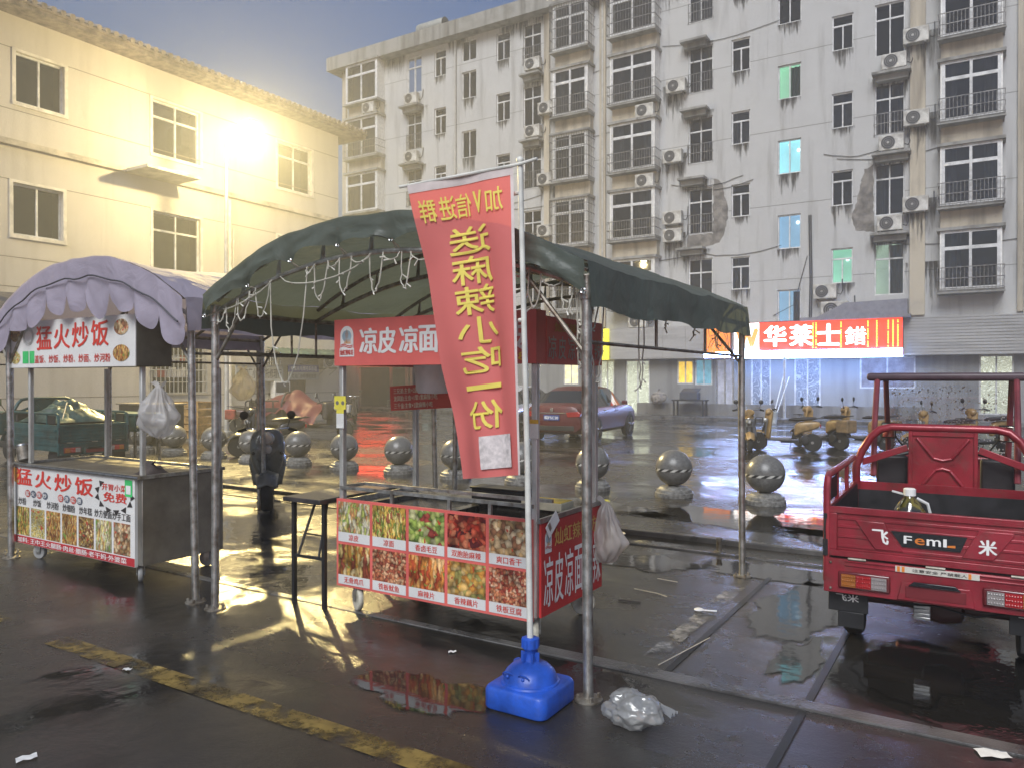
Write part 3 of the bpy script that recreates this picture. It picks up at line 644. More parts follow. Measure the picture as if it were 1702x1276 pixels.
# solar water heater on the roof
wh = thing('water_heater', 'round solar water heater tank on the apartment roof edge', 'water heater', (-25.0, T0+.3, 19.1))
b = MB(); b.lathe([(.02,-.85),(.30,-.84),(.32,-.78),(.32,.78),(.30,.84),(.02,.85)], 18, (0,0,1.05), 'x'); b.build('tank', mat('tank_grey',(.34,.35,.33),.5,.3), wh)
b = MB(); b.lathe([(.02,.86),(.30,.86),(.33,.92),(.02,.93)], 18, (0,0,1.05), 'x'); b.build('end_cap', black, wh)
b = MB()
for x in (-.6,.6): b.tube([(x,0,0),(x,0,.8)], .03, 6); b.tube([(x,.9,0),(x,0,.75)], .03, 6)
b.build('stand', galv, wh)

# ================================================================== PLASTERED OFFICE BLOCK (left)
S0 = -23.0
off_org = (S0, 10, 0)
office = thing('office_building', 'cream plastered three storey block with tiled eave, lit yellow by the street lamp', 'building', off_org)
P_off = lambda a, z, d: (S0 - d, a, z)
cream = stained_plaster('cream_plaster', (.56,.52,.45), (.26,.22,.16), .34, None, (.5,.8))
up = [(10.93,12.25,9.35,10.75),(15.05,16.8,8.95,10.72),(20.2,21.9,8.95,10.72)]
lo = [(10.85,12.2,5.66,7.1),(15.05,16.8,5.12,7.1),(20.2,21.9,5.12,7.1)]
gf = [(14.95,17.0,1.2,2.85),(20.65,21.6,.05,2.15),(19.6,20.3,2.0,2.7)]
wl = MB(off_org); holes_wall(wl, -4, 23.4, 0, 11.75, up+lo+gf+[(5.4,6.8,9.35,10.75),(5.4,6.8,5.66,7.1)], P_off, .18)
wl.quad((S0,23.4,0),(S0-14,23.4,0),(S0-14,23.4,11.75),(S0,23.4,11.75)); wl.build('wall', cream, office, smooth=False)
rf = MB(off_org)
rf.box(S0-14.6,S0+.72,-4.5,24.3,11.72,11.84)
rf.prism([(S0+.80,11.842),(S0+.80,11.90),(S0-7,14.2),(S0-14.6,11.90),(S0-14.6,11.842)], -4.5, 24.3, 'xz')
for i in range(112): rf.tube([(S0+.86,-4.4+.257*i,11.93),(S0-1.2,-4.4+.257*i,12.56)], .085, 6)
rf.build('tiled_roof', mat('roof_tile',(.24,.20,.17),.8,0,.3,4), office, smooth=False)
bd = MB(off_org)
bd.box(S0+.003,S0+.14,-4,23.42,8.10,8.17); bd.box(S0+.003,S0+.10,-4,23.42,8.17,8.27)
bd.build('floor_band', mat('band_plaster',(.52,.46,.36),.85,0,.25,2), office, smooth=False)
sm = MB(off_org)
for z in (10.80,9.10,7.16,5.02,4.2,1.1): sm.box(S0+.001,S0+.004,-4,23.4,z,z+.022)
sm.build('wall_seam', mat('seam_dark',(.20,.17,.12),.9), office, smooth=False)
sl = MB(off_org); sl.box(S0+.15,S0+1.25,14.05,15.9,8.10,8.2); sl.build('window_canopy', mat('canopy_concrete',(.45,.42,.36),.85,0,.2,3), office, bevel=.01)
for i, (a0,a1,z0,z1) in enumerate(up+lo): window(office, off_org, a0,a1,z0,z1, P_off, 'two' if i in (0,3) else 'cross', .055, mat('office_room',(.06,.056,.05),.9), 0, 0, .14)
for i, (a0,a1,z0,z1) in enumerate([(5.4,6.8,9.35,10.75),(5.4,6.8,5.66,7.1)]): window(office, off_org, a0,a1,z0,z1, P_off, 'two', .055, None, 0, 0, .14)
for (a0,a1,z0,z1) in up+lo:
    tr = MB(off_org)
    tr.box(S0+.002,S0+.05,a0-.10,a1+.10,z0-.10,z0-.002); tr.box(S0+.002,S0+.03,a0-.10,a0-.004,z0,z1+.08); tr.box(S0+.002,S0+.03,a1+.004,a1+.10,z0,z1+.08)
    tr.box(S0+.002,S0+.03,a0-.003,a1+.003,z1+.004,z1+.08)
    tr.build('window_surround', mat('surround_white',(.70,.66,.57),.8,0,.15,3), office, smooth=False)
# barred ground floor window full of stock
a0,a1,z0,z1 = gf[0]
br = MB(off_org)
for i in range(14): x = a0+(a1-a0)*i/13; br.box(S0+.06,S0+.08,x-.012,x+.012,z0-.02,z1+.02)
for z in (z0,z0+.35,z0+.75,z0+1.15,z1): br.box(S0+.05,S0+.09,a0-.06,a1+.06,z-.014,z+.014)
bo = br.build('barred_window', mat('bar_white',(.52,.50,.44),.5,.2), office, smooth=False)
rm = MB(off_org); rm.quad((S0-.55,a0,z0),(S0-.55,a1,z0),(S0-.55,a1,z1),(S0-.55,a0,z1)); rm.quad((S0-.19,a0,z0),(S0-.55,a0,z0),(S0-.55,a0,z1),(S0-.19,a0,z1)); rm.quad((S0-.19,a1,z0),(S0-.55,a1,z0),(S0-.55,a1,z1),(S0-.19,a1,z1)); rm.quad((S0-.19,a0,z1),(S0-.55,a0,z1),(S0-.55,a1,z1),(S0-.19,a1,z1)); rm.quad((S0-.19,a0,z0),(S0-.55,a0,z0),(S0-.55,a1,z0),(S0-.19,a1,z0))
rm.build('room', darkroom, bo, smooth=False)
rs = random.Random(4)
gm = [mat('stock_red',(.45,.07,.05),.5), mat('stock_white',(.6,.58,.55),.5), mat('stock_blue',(.16,.2,.4),.5)]
st_ = MB(off_org)
for zz in (z0+.5,z0+1.0):
    x = a0+.3
    while x < a1-.25:
        h = rs.uniform(.2,.38); wd = rs.uniform(.1,.2); st_.cur = rs.choice([0,0,1,1,2]); st_.box(S0-.45,S0-.30,x,x+wd,zz,zz+h); x += wd+.02
st_.build('shelf_stock', gm, bo, smooth=False)
a0,a1,z0,z1 = gf[1]
dm = MB(off_org); dm.box(S0-.14,S0-.06,a0,a1,z0,z1); dm.box(S0-.06,S0-.03,a0+.1,a1-.1,z0+.2,z0+.95); dm.box(S0-.06,S0-.03,a0+.1,a1-.1,z0+1.1,z1-.15); dm.build('door', mat('door_brown',(.13,.085,.055),.6,0,.3,4), office, smooth=False)
a0,a1,z0,z1 = gf[2]
dm = MB(off_org)
for i in range(7): x = a0+(a1-a0)*i/6; dm.box(S0-.02,S0+.01,x-.012,x+.012,z0,z1)
dm.box(S0-.02,S0+.012,a0,a1,z0-.02,z0+.02); dm.box(S0-.02,S0+.012,a0,a1,z1-.02,z1+.02)
do = dm.build('vent_grille', frame_m, office, smooth=False); dm = MB(off_org); dm.quad((S0-.17,a0,z0),(S0-.17,a1,z0),(S0-.17,a1,z1),(S0-.17,a0,z1)); dm.build('room', darkroom, do)
for y,q0,q1,rr in ((17.95,.1,8.0,.06),(18.10,4.3,7.0,.03)):
    dp = MB(off_org); dp.tube([(S0+.09,y,q0),(S0+.09,y,q1)], rr, 8); dp.build('drainpipe', mat('pipe_cream',(.62,.58,.5),.6), office)
# little corrugated awning over the doorway
aw = thing('door_awning', 'green corrugated awning over the repair shop doorway', 'awning', (S0,21,2.55))
b = MB(); b.grid(lambda u, v: (.05+1.25*v, -1.4+3.4*u, .28-.34*v+.018*math.sin(u*90)), 120, 2); b.build('sheet', mat('awning_green',(.10,.16,.12),.6,.2,.35,3), aw, solid=.006)
b = MB()
for y in (-1.3,.3,1.9): b.tube([(.0,y,-.3),(1.25,y,-.08)], .016, 6)
b.build('bracket', galv_dark, aw)
# two trade signs on the wall
sg = thing('sign_board', 'long grey sign board with black brush lettering on the cream wall', 'sign', (S0+.25,18.05,1.58))
b = MB(); b.box(-.03,.03,0,2.15,0,.56); b.build('board', mat('sign_grey',(.40,.40,.37),.6,0,.15,2), sg)
b = MB(); text_at(b, '灯泡厂小孙摩托修理行', plane((.034,.0,0),(0,1,0),(0,0,1)), .14,2.05,.1,.46,.012); b.build('lettering', dark_letter, sg, recalc=False)
b = MB(); b.box(-.04,.07,-.03,2.5,.57,.60); b.build('top_rail', galv_dark, sg, smooth=False)
sg = thing('sign_board', 'short sign board, blue upper half with white words, grey lower half', 'sign', (S0+.35,20.38,1.62))
b = MB(); b.box(-.02,.02,0,1.55,.30,.58); b.build('blue_panel', mat('sign_blue',(.07,.08,.28),.5,0,.1,2), sg)
b = MB(); b.box(-.02,.02,0,1.55,.0,.297); b.build('grey_panel', mat('sign_grey',(.40,.40,.37)), sg)
b = MB(); text_at(b, '电瓶充电摩托车修理', plane((.024,0,0),(0,1,0),(0,0,1)), .12,1.43,.35,.52,.012); b.build('lettering', white_letter, sg, recalc=False)
b = MB(); text_at(b, '灯泡厂孙师傅修理部', plane((.024,0,0),(0,1,0),(0,0,1)), .15,1.4,.06,.23,.012); b.build('lettering', dark_letter, sg, recalc=False)
o = dup(ac0, (S0+.32, 22.35, 2.1), R(90), 'white air conditioner on a bracket by the repair shop sign'); del o['group']
# air vents done; light cabinet under the signs
cbx = thing('display_cabinet', 'small white wall cabinet with glass door under the sign boards', 'cabinet', (S0+.2,19.75,.95))
b = MB(); b.box(-.12,.12,0,.75,0,.62); b.build('case', white_paint, cbx, bevel=.01); b = MB(); b.box(.122,.13,.06,.69,.2,.56); b.build('door', blackgloss, cbx)
b = MB(); b.box(-.1,.1,.02,.73,-.32,-.28); b.box(-.1,-.06,.02,.06,-.28,0); b.box(-.1,-.06,.69,.73,-.28,0); b.build('rack', galv_dark, cbx)

# ================================================================== LIT SHOP SIGNS
sl_ = thing('shop_sign', 'long lit red shop sign with white block characters and W logo over white strip', 'sign', (-8.8, T0-.62, 2.5))
W_ = 6.15
b = MB(); b.box(0,W_,-.12,.06,0,1.42); b.build('box', mat('sign_box',(.25,.05,.05),.5), sl_, smooth=False)
b = MB(); b.box(1.02,W_-.02,-.135,-.121,.27,1.38); b.build('red_panel', mat('led_red',(.5,.02,.01),.5,0,.35,1.6,emit=(1,.07,.025),es=.75), sl_, smooth=False)
b = MB(); b.box(.02,1.01,-.135,-.121,.27,1.38); b.build('logo_panel', mat('led_white_panel',(.8,.8,.8),.5,0,0,3,emit=(1,.97,.9),es=1.3), sl_, smooth=False)
b = MB(); b.box(.02,W_-.02,-.20,-.121,-.03,.262); b.box(.02,W_-.02,-.1205,.03,-.03,-.002); b.build('light_strip', mat('led_white_strip',(.8,.8,.8),.5,0,0,3,emit=(.28,.46,1),es=20), sl_, smooth=False)  # second box: glowing underside added to spill blue onto the wall
b = MB(); fn = plane((0,-.138,0),(1,0,0),(0,0,1)); text_at(b,'W',fn,.10,.93,.40,1.12,.10); b.build('logo', mat('led_orange',(.7,.25,.05),.5,emit=(.75,.22,.06),es=.9,sample=False), sl_, recalc=False)
b = MB(); text_at(b,'华',fn,1.22,2.02,.42,1.22,.06); text_at(b,'莱',fn,2.2,3.0,.42,1.22,.06); text_at(b,'士',fn,3.2,4.0,.42,1.22,.06); text_at(b,'錯',fn,4.2,4.9,.42,1.08,.03)
b.build('lettering', mat('led_letter',(.9,.9,.9),.5,emit=(1,1,1),es=2.2), sl_, recalc=False)
b = MB()
for x in (3.05,3.16,4.05,4.98,5.28,5.66,5.82,5.98):
    for i in range(17):
        if rs.random() < .93: b.ball((x,-.14,.36+i*.058), .026, 6, 4)
b.build('led_dots', mat('led_yellow',(.9,.6,.1),.5,emit=(1,.62,.06),es=1.2,sample=False), sl_)
s2 = thing('shop_sign', 'small square lit orange sign with line drawing left of the long red sign', 'sign', (-10.05, T0-.62, 2.5))
b = MB(); b.box(0,1.12,-.10,.06,0,1.36); b.build('box', mat('sign_box',(.25,.05,.05)), s2, smooth=False)
b = MB(); b.box(.02,1.10,-.115,-.101,.24,1.34); b.build('orange_panel', mat('led_orange_panel',(.6,.2,.02),.5,0,.2,2,emit=(1,.24,.04),es=.5,sample=False), s2, smooth=False)
b = MB(); b.box(.02,1.10,-.125,-.101,.02,.235); b.build('light_strip', mat('led_white_strip'), s2, smooth=False)
b = MB()
for pts in ([(.15,.3),(.3,.7),(.85,1.2)],[(.3,.45),(.5,.8),(.4,1.25)],[(.55,.4),(.75,.55),(.7,.8),(.5,.75),(.5,.5)],[(.9,.3),(.95,.8),(.75,1.2)],[(.2,1.2),(.25,.9),(.6,1.0)],[(.85,1.3),(1.0,.9),(1.05,.4)]):
    b.tube([(x,-.118,z) for x,z in pts], .014, 5)
b.build('line_drawing', dark_letter, s2)
s3 = thing('shop_sign', 'upright lit yellow sign hanging at the end of the grey fascia', 'sign', (-15.1, T0-.62, 2.5))
b = MB(); b.box(0,.72,-.08,.06,0,1.38); b.build('box', mat('sign_yellow_lit',(.8,.7,.05),.5,0,.1,2,emit=(.90,.80,.05),es=.4,sample=False), s3, smooth=False)
b = MB(); fn = plane((0,-.084,0),(1,0,0),(0,0,1)); text_at(b,'棋',fn,.2,.52,.95,1.25,.01); text_at(b,'牌',fn,.2,.52,.55,.85,.01); text_at(b,'室',fn,.2,.52,.15,.45,.01); b.build('lettering', mat('olive_letter',(.35,.30,.02)), s3, recalc=False)
s4 = thing('shop_sign', 'red lit sign over the dark workshop, mostly hidden by the red food cart sign', 'sign', (-30.0, T0-.3, 2.55))
b = MB(); b.box(0,3.0,-.06,.06,0,1.0); b.build('box', mat('led_red_low',(.5,.02,.01),.5,0,.2,1.6,emit=(1,.10,.05),es=2.6), s4, smooth=False)

# ================================================================== MARKET TENTS
W3, D3, EAVE, LEG = 2.96, 2.92, 2.25, 2.12
def tarp(name, c, dirt, transl=.18, rough=.38):
    m = film(name, c, 1, rough, transl, .45, 2.2, bump=.35, bscale=4); return m
tarp_green = tarp('tarp_green', (.17,.20,.165), None, .42)
tarp_purple = tarp('tarp_purple', (.50,.45,.55), None, .3, .7)
tarp_grey = tarp('tarp_grey', (.10,.10,.12), None, .2)
def make_tent(org, mt, label, style, group, legmat=galv, seed=1, lean=0.0, W=W3):
    rt = thing('market_tent', label, 'tent', org, 0, group); rd = random.Random(seed)
    prof = lambda u, peak: EAVE + peak*(1-abs(2*u-1)**2.15)
    for x in (0, W):
        for y in (0, D3):
            b = MB(); jx, jy = (x-.05 if x == 0 else x-.03, y); b.tube([(jx+.04+lean,jy,.01),(x+lean*.5,y,1.1),(x,y,LEG+.05)], .027, 10)
            b.tube([(x-.002,y,LEG-.06),(x,y,LEG+.06)], .034, 10)
            lg = b.build('leg', legmat, rt)
            b = MB(); b.lathe([(.075,.0),(.075,.008),(.035,.014)], 14, (jx+.04+lean,jy,0))
            for a in range(4): b.lathe([(.010,.008),(.010,.03),(.004,.034)], 6, (jx+.04+lean+.055*math.cos(a*1.57+.7), jy+.055*math.sin(a*1.57+.7), 0))
            b.build('base_plate', galv_dark, lg)
    for i, y in enumerate((0, D3/3, 2*D3/3, D3)):
        b = MB(); b.tube([(W*u, y, LEG + .31*(1-(2*u-1)**2)) for u in [k/20 for k in range(21)]], .017, 8)
        b.tube([(W*u, y+.02, prof(u,.385)-.035) for u in [k/20 for k in range(21)]], .015, 8)
        for u in (.1,.22,.36,.5,.64,.78,.9): b.tube([(W*u,y+.005,LEG+.31*(1-(2*u-1)**2)),(W*u,y+.02,prof(u,.385)-.035)], [.018,.006], 6)
        b.build('arch', galv if i == 0 else galv_dark, rt)
    for x in (0, W):
        b = MB(); b.tube([(x,0,LEG),(x,D3,LEG)], .018, 8); b.tube([(x,0,LEG-.28),(x,D3,LEG-.28)], .011, 6)
        for y in (D3/3, 2*D3/3): b.tube([(x,y,LEG-.28),(x,y,LEG)], .010, 6)
        s_ = -1 if x else 1
        b.tube([(x,0,LEG-.35),(x+s_*.42,0,LEG+.16)], .013, 8); b.tube([(x,D3,LEG-.35),(x+s_*.42,D3,LEG+.16)], .013, 8)
        b.build('side_rail', galv_dark, rt)
    # canopy: roof sheet, with its hanging edge as parts
    nz = lambda x, y, s=1.0, k=0: mnoise.noise(Vector((x*s+k*7.3+seed*11, y*s, k)))
    y0, y1 = -.07, D3+.04
    def roof(u, v):
        y = y0+(y1-y0)*v; x = -.025+(W+.05)*u
        sag = -.035*abs(math.sin(math.pi*(y/(D3/3)))) if 0 < y < D3 else 0
        return (x, y, prof(u,.40) + sag*(.4+.6*math.sin(math.pi*u)) + .016*nz(x,y,2.2) + .008*nz(x,y,7,1))
    b = MB(); b.grid(roof, 60, 44); cn = b.build('canopy', mt, rt, recalc=False)
    def edge(u): return Vector(roof(u,0))
    if style == 'scallop':
        n = 9
        def band(u, v):
            e = edge(u); ph = (u*n) % 1; d = .27 + (.15+.07*nz(int(u*n)*3.1,5,1,7))*math.sin(math.pi*ph)**.6 + .09*nz(u*8,0,1,2)
            slant = (u-.5)*.12*v
            return (e.x + slant + .02*nz(u*20,v*2,1,3), e.y - .02 - .018*v*math.sin(u*n*2*math.pi) - .015*v - .03*nz(u*22,v*3,1,4)*v, e.z - .012*v - d*v)
        b = MB(); b.grid(band, 216, 10); b.build('valance', mt, cn, recalc=False)
        b = MB(); b.tube([(edge(u).x, edge(u).y-.058, edge(u).z-.17-.01*math.sin(u*40)) for u in [k/40 for k in range(41)]], .007, 5); b.build('valance_hem', tarp_grey, cn)
    else:
        n = 7
        def band(u, v):
            e = edge(u); ph = (u*n) % 1; d = .165 - .035*math.sin(math.pi*ph)
            pinch = math.exp(-((ph if ph < .5 else 1-ph)/.13)**2)
            return (e.x + .012*nz(u*26,v*3,1,3), e.y - .015 - .035*v*nz(u*17,v*2.5,1,4) - .022*v*(1-pinch) + .02*pinch*v, e.z - .008*v - d*v + .02*nz(u*23,v*4,1,6)*v)
        b = MB(); b.grid(band, 168, 10); b.build('valance', mt, cn, recalc=False)
        b = MB(); c2 = MB()
        for k in range(n+1):
            u = min(.995,max(.005,k/n)); p = Vector(band(u,1))
            b.tube([p+Vector((.013*math.cos(a),-.004,.013*math.sin(a)+.012)) for a in [i*.785 for i in range(8)]], .005, 5, closed=True)
            uu = min(.98,max(.02,u)); q = Vector((W*uu+.03, 0, LEG+.31*(1-(2*uu-1)**2)))
            c2.tube([p+Vector((0,0,.005)), (p+q)/2+Vector((.01,0,0)), q], .004, 5); c2.tube([p+Vector((.006,0,.005)), q+Vector((-.03,0,0))], .004, 5)
        b.build('eyelet', chrome, cn); c2.build('tie_cord', mat('tie_cord',(.42,.38,.30),.8), cn)
    for s_, u in ((-1,0.0),(1,1.0)):
        def skirt(a, v, u=u, s_=s_):
            e = Vector(roof(u,a)); y = e.y
            d = .24 + .006*math.sin(a*23+seed) + .012*nz(a*6,0,1,8)
            return (e.x + s_*(.012+.03*v*(1+nz(a*9,v,1,9))) + s_*.012*math.sin(a*31)*v, y, e.z + .012*nz(a*9,v*3,1,5) - d*v)
        b = MB(); b.grid(skirt, 80, 8); b.build('side_skirt', mt, cn, recalc=False)
    return rt
GT = 'arched market tents standing in a row'
tent = make_tent((-4.72,3.57,0), tarp_green, 'dark green arched tent with bare fairy light wires over the red food cart', 'eyelet', GT, galv, 3, .0, 2.96)
tent2 = make_tent((-7.72,3.60,0), tarp_purple, 'market tent with pale purple canopy and scalloped ruffled valance over the white food cart', 'scallop', GT, galv, 5, .04, 2.68)
tent3 = make_tent((-11.2,3.7,0), tarp_grey, 'market tent with dark grey canopy at the left edge of the photo', 'eyelet', GT, galv, 8, .0, 3.3)

# bare fairy light wire looped along the front arch and the side
fl = thing('fairy_lights', 'unlit white fairy light wire hanging in loops from the green tent arch', 'fairy lights', (-4.72,3.55,2.1))
rd = random.Random(12); b = MB(); twig = MB()
archz = lambda x: LEG-2.1 + .31*(1-(2*x/W3-1)**2) - .01
def droop(p, q, d, n=14, mb=b, r=.0045):
    pts = []
    for i in range(n+1):
        t = i/n; s_ = math.sin(math.pi*t)**.55
        pts.append((p[0]+(q[0]-p[0])*t + .008*rd.uniform(-1,1), p[1]+(q[1]-p[1])*t-.02*s_, p[2]+(q[2]-p[2])*t - d*s_))
    mb.tube(pts, r, 5)
    for k in range(2, n, 4):
        a = pts[k]; twig.tube([a,(a[0]+rd.uniform(-.035,.035),a[1]+rd.uniform(-.02,.02),a[2]-rd.uniform(.0,.035))], [.0035,.0055], 5)
xs = [.06,.15,.27,.40,.46,.60,.95,1.02,1.14,1.24,1.34,1.5,1.6,1.74,1.82,1.98,2.06,2.2,2.3,2.42,2.5,2.62,2.7,2.82,2.9]
dr_ = [.10,.20,.18,.05,.22,.72,.05,.24,.05,.22,.05,.24,.05,.22,.05,.26,.05,.22,.05,.18,.05,.20,.05,.15]
for i in range(len(xs)-1):
    droop((xs[i],0,archz(xs[i])), (xs[i+1],0,archz(xs[i+1])), dr_[i])
droop((.1,0,archz(.1)), (.62,0,archz(.62)), .05); droop((.7,0,archz(.7)),(1.5,0,archz(1.5)), .10)
for i in range(5):                                  # right side rail: loose ends and loops
    y = .2+i*.52+rd.uniform(-.1,.1); droop((W3-.03,y,-.02),(W3-.03+rd.uniform(-.02,.01),y+rd.uniform(.06,.2),-.02), rd.uniform(.10,.5))
for i in range(7): droop((W3-.04+rd.uniform(-.02,.02),.02,.0),(W3-.02+rd.uniform(-.06,.02),.08+rd.uniform(0,.12),-.35*rd.random()), rd.uniform(.1,.3))
b.build('wire', mat('fairy_wire',(.50,.48,.40),.5,0,.2,9), fl); twig.build('bulb', mat('fairy_bulb',(.62,.60,.52),.3), fl)

# ================================================================== PRINTED FOOD PHOTOS
def food(name, cols, kind='chunk', scale=22, plate=None):
    m = bpy.data.materials.new('food_print_'+name); m.use_nodes = True
    t = m.node_tree; N = t.nodes; L = t.links; b = N['Principled BSDF']; b.inputs['Roughness'].default_value = .35
    tc = N.new('ShaderNodeTexCoord'); nz = N.new('ShaderNodeTexNoise'); scale = scale*1.55; nz.inputs['Scale'].default_value = scale*.45; nz.inputs['Detail'].default_value = 4
    L.new(tc.outputs['Object'], nz.inputs[0])
    ad = N.new('ShaderNodeVectorMath'); ad.operation = 'MULTIPLY_ADD'; ad.inputs[1].default_value = (.09*22/scale,)*3
    L.new(nz.outputs['Color'], ad.inputs[0]); L.new(tc.outputs['Object'], ad.inputs[2])
    vo = N.new('ShaderNodeTexVoronoi'); vo.inputs['Scale'].default_value = scale
    if kind == 'strand':
        mp = N.new('ShaderNodeMapping'); mp.inputs['Scale'].default_value = (1.6,1.6,.42); mp.inputs['Rotation'].default_value = (.3,.5,.2); L.new(ad.outputs[0], mp.inputs[0]); L.new(mp.outputs[0], vo.inputs[0])
    else: L.new(ad.outputs[0], vo.inputs[0])
    sp = N.new('ShaderNodeSeparateColor'); L.new(vo.outputs['Color'], sp.inputs[0])
    r = N.new('ShaderNodeValToRGB'); r.color_ramp.interpolation = 'CONSTANT'
    e = r.color_ramp.elements
    for i, c in enumerate(cols):
        q = e[i] if i < 2 else e.new(i/len(cols))
        q.position = i/len(cols); q.color = (*c,1)
    L.new(sp.outputs[0], r.inputs[0])
    dk = N.new('ShaderNodeMapRange'); dk.inputs[1].default_value = .15; dk.inputs[2].default_value = .75; dk.inputs[3].default_value = 1.1; dk.inputs[4].default_value = .35
    L.new(vo.outputs['Distance'], dk.inputs[0])
    n2 = N.new('ShaderNodeTexNoise'); n2.inputs['Scale'].default_value = scale*1.7; L.new(tc.outputs['Object'], n2.inputs[0])
    m2 = N.new('ShaderNodeMath'); m2.operation = 'MULTIPLY_ADD'; m2.inputs[1].default_value = .55; m2.inputs[2].default_value = -.25; L.new(n2.outputs['Fac'], m2.inputs[0])
    a2 = N.new('ShaderNodeMath'); a2.operation = 'ADD'; L.new(dk.outputs[0], a2.inputs[0]); L.new(m2.outputs[0], a2.inputs[1])
    mu = N.new('ShaderNodeMix'); mu.data_type = 'RGBA'; mu.blend_type = 'MULTIPLY'; mu.inputs[0].default_value = 1; L.new(r.outputs[0], mu.inputs[6]); L.new(a2.outputs[0], mu.inputs[7])
    lo_n = N.new('ShaderNodeTexNoise'); lo_n.inputs['Scale'].default_value = 7; lo_n.inputs['Detail'].default_value = 2; L.new(tc.outputs['Object'], lo_n.inputs[0])
    lr = N.new('ShaderNodeMapRange'); lr.inputs[1].default_value = .3; lr.inputs[2].default_value = .7; lr.inputs[3].default_value = .45; lr.inputs[4].default_value = 1.25; L.new(lo_n.outputs['Fac'], lr.inputs[0])
    m3 = N.new('ShaderNodeMix'); m3.data_type = 'RGBA'; m3.blend_type = 'MULTIPLY'; m3.inputs[0].default_value = 1; L.new(mu.outputs[2], m3.inputs[6]); L.new(lr.outputs[0], m3.inputs[7])
    gn = N.new('ShaderNodeTexNoise'); gn.inputs['Scale'].default_value = 26; gn.inputs['Detail'].default_value = 1; L.new(tc.outputs['Object'], gn.inputs[0])
    gr = N.new('ShaderNodeValToRGB'); gr.color_ramp.elements[0].position = .66; gr.color_ramp.elements[1].position = .69; L.new(gn.outputs['Fac'], gr.inputs[0])
    m4 = N.new('ShaderNodeMix'); m4.data_type = 'RGBA'; L.new(gr.outputs[0], m4.inputs[0]); L.new(m3.outputs[2], m4.inputs[6]); m4.inputs[7].default_value = (.16,.28,.05,1) if kind == 'strand' else (.45,.06,.03,1)
    L.new(m4.outputs[2], b.inputs['Base Color'])
    return m
F_ = dict(
 liangpi=food('cold_noodle',[(.75,.62,.22),(.80,.70,.40),(.55,.60,.15),(.65,.32,.12),(.78,.72,.52)],'strand',26),
 liangmian=food('noodle',[(.78,.55,.12),(.70,.42,.08),(.25,.30,.06),(.80,.65,.25),(.40,.12,.06)],'strand',34),
 maodou=food('edamame',[(.38,.50,.10),(.55,.62,.18),(.20,.30,.06),(.62,.60,.30),(.45,.08,.06)],'chunk',17),
 shuang=food('red_stew',[(.42,.04,.02),(.55,.10,.05),(.25,.03,.02),(.60,.20,.10),(.12,.02,.02)],'chunk',18),
 xianggan=food('dried_tofu',[(.62,.40,.18),(.70,.50,.28),(.45,.24,.10),(.75,.58,.36),(.35,.16,.08)],'chunk',17),
 jizhua=food('chicken_feet',[(.68,.40,.10),(.75,.52,.20),(.55,.25,.05),(.80,.60,.30),(.40,.10,.05)],'strand',17),
 youyu=food('squid',[(.60,.22,.10),(.70,.34,.18),(.45,.12,.06),(.75,.45,.25),(.30,.07,.04)],'chunk',30),
 mala=food('spicy_slices',[(.72,.28,.06),(.78,.38,.12),(.60,.15,.04),(.82,.50,.22),(.50,.08,.03)],'strand',18),
 oupian=food('lotus_root',[(.78,.45,.10),(.72,.32,.06),(.82,.58,.25),(.80,.50,.16),(.45,.40,.12)],'chunk',17),
 doufu=food('tofu_bits',[(.68,.26,.12),(.75,.38,.22),(.55,.14,.07),(.80,.50,.32),(.42,.08,.05)],'chunk',34),
 fan=food('fried_rice',[(.80,.62,.15),(.82,.70,.35),(.72,.48,.08),(.65,.58,.20),(.78,.75,.55)],'chunk',60),
 fen=food('fried_noodle',[(.70,.35,.08),(.78,.48,.15),(.55,.22,.05),(.80,.58,.25),(.35,.12,.05)],'strand',40),
 gao=food('rice_cake',[(.55,.35,.12),(.72,.55,.28),(.35,.18,.07),(.65,.42,.10),(.25,.10,.05)],'chunk',36))

# ================================================================== RED FOOD CART
X0, X1, Y0, Y1 = -3.99, -2.33, 4.05, 4.94
cart_red = mat('banner_red', (.70,.14,.12), .42, 0, .10, 2.0)
cart_red_side = cart_red
co = ((X0+X1)/2, (Y0+Y1)/2, 0)
cart = thing('food_cart', 'red food cart with ten pictured dishes, red lettered top sign and steel posts', 'food cart', co)
def caster(parent, org, x, y, r=.088, steer=0.3, wh=None):
    b = MB(org); M = Matrix.Translation((x,y,0)) @ Matrix.Rotation(steer,4,'Z')
    b2 = MB(); b2.box(-.03,.03,-.03,.03,2*r+.012,2*r+.03)
    for s_ in (-1,1): b2.prism([(-.022,2*r+.012),(.022,2*r+.012),(.012,r-.015),(-.035,r-.015)], s_*.028-.003, s_*.028+.003)
    b2.tube([(-.012,-.034,r),(-.012,.034,r)], .009, 8); b2.xf(M); b.add(b2.v,b2.f); c = b.build('caster', galv, parent, smooth=True)
    b = MB(org); b2 = MB(); b2.lathe([(.02,-.019),(r*.72,-.019),(r*.93,-.017),(r,-.008),(r,.008),(r*.93,.017),(r*.72,.019),(.02,.019)], 26, (-.012,0,r), 'y'); b2.xf(M); b.add(b2.v,b2.f)
    b.build('caster_wheel', wh or mat('caster_cream',(.62,.60,.50),.5,0,.2,12,dirt=(.3,.27,.2)), c)
    return c
for x, y, st in ((X0+.17,Y0+.03,-.5),(X1-.06,Y0+.08,-1.0),(X1-.08,Y1-.08,.6),(X0+.15,Y1-.08,.2)): caster(cart, co, x, y, .085, st)
b = MB(co); b.box(X0+.012,X1-.012,Y0+.012,Y1,.18,.70); b.build('body', mat('cart_inner',(.16,.15,.14),.5,.5,.3,4), cart, smooth=False)
b = MB(co); b.box(X0,X1-.03,Y0-.012,Y0+.008,.170,.795); fp = b.build('front_panel', cart_red, cart, smooth=False)
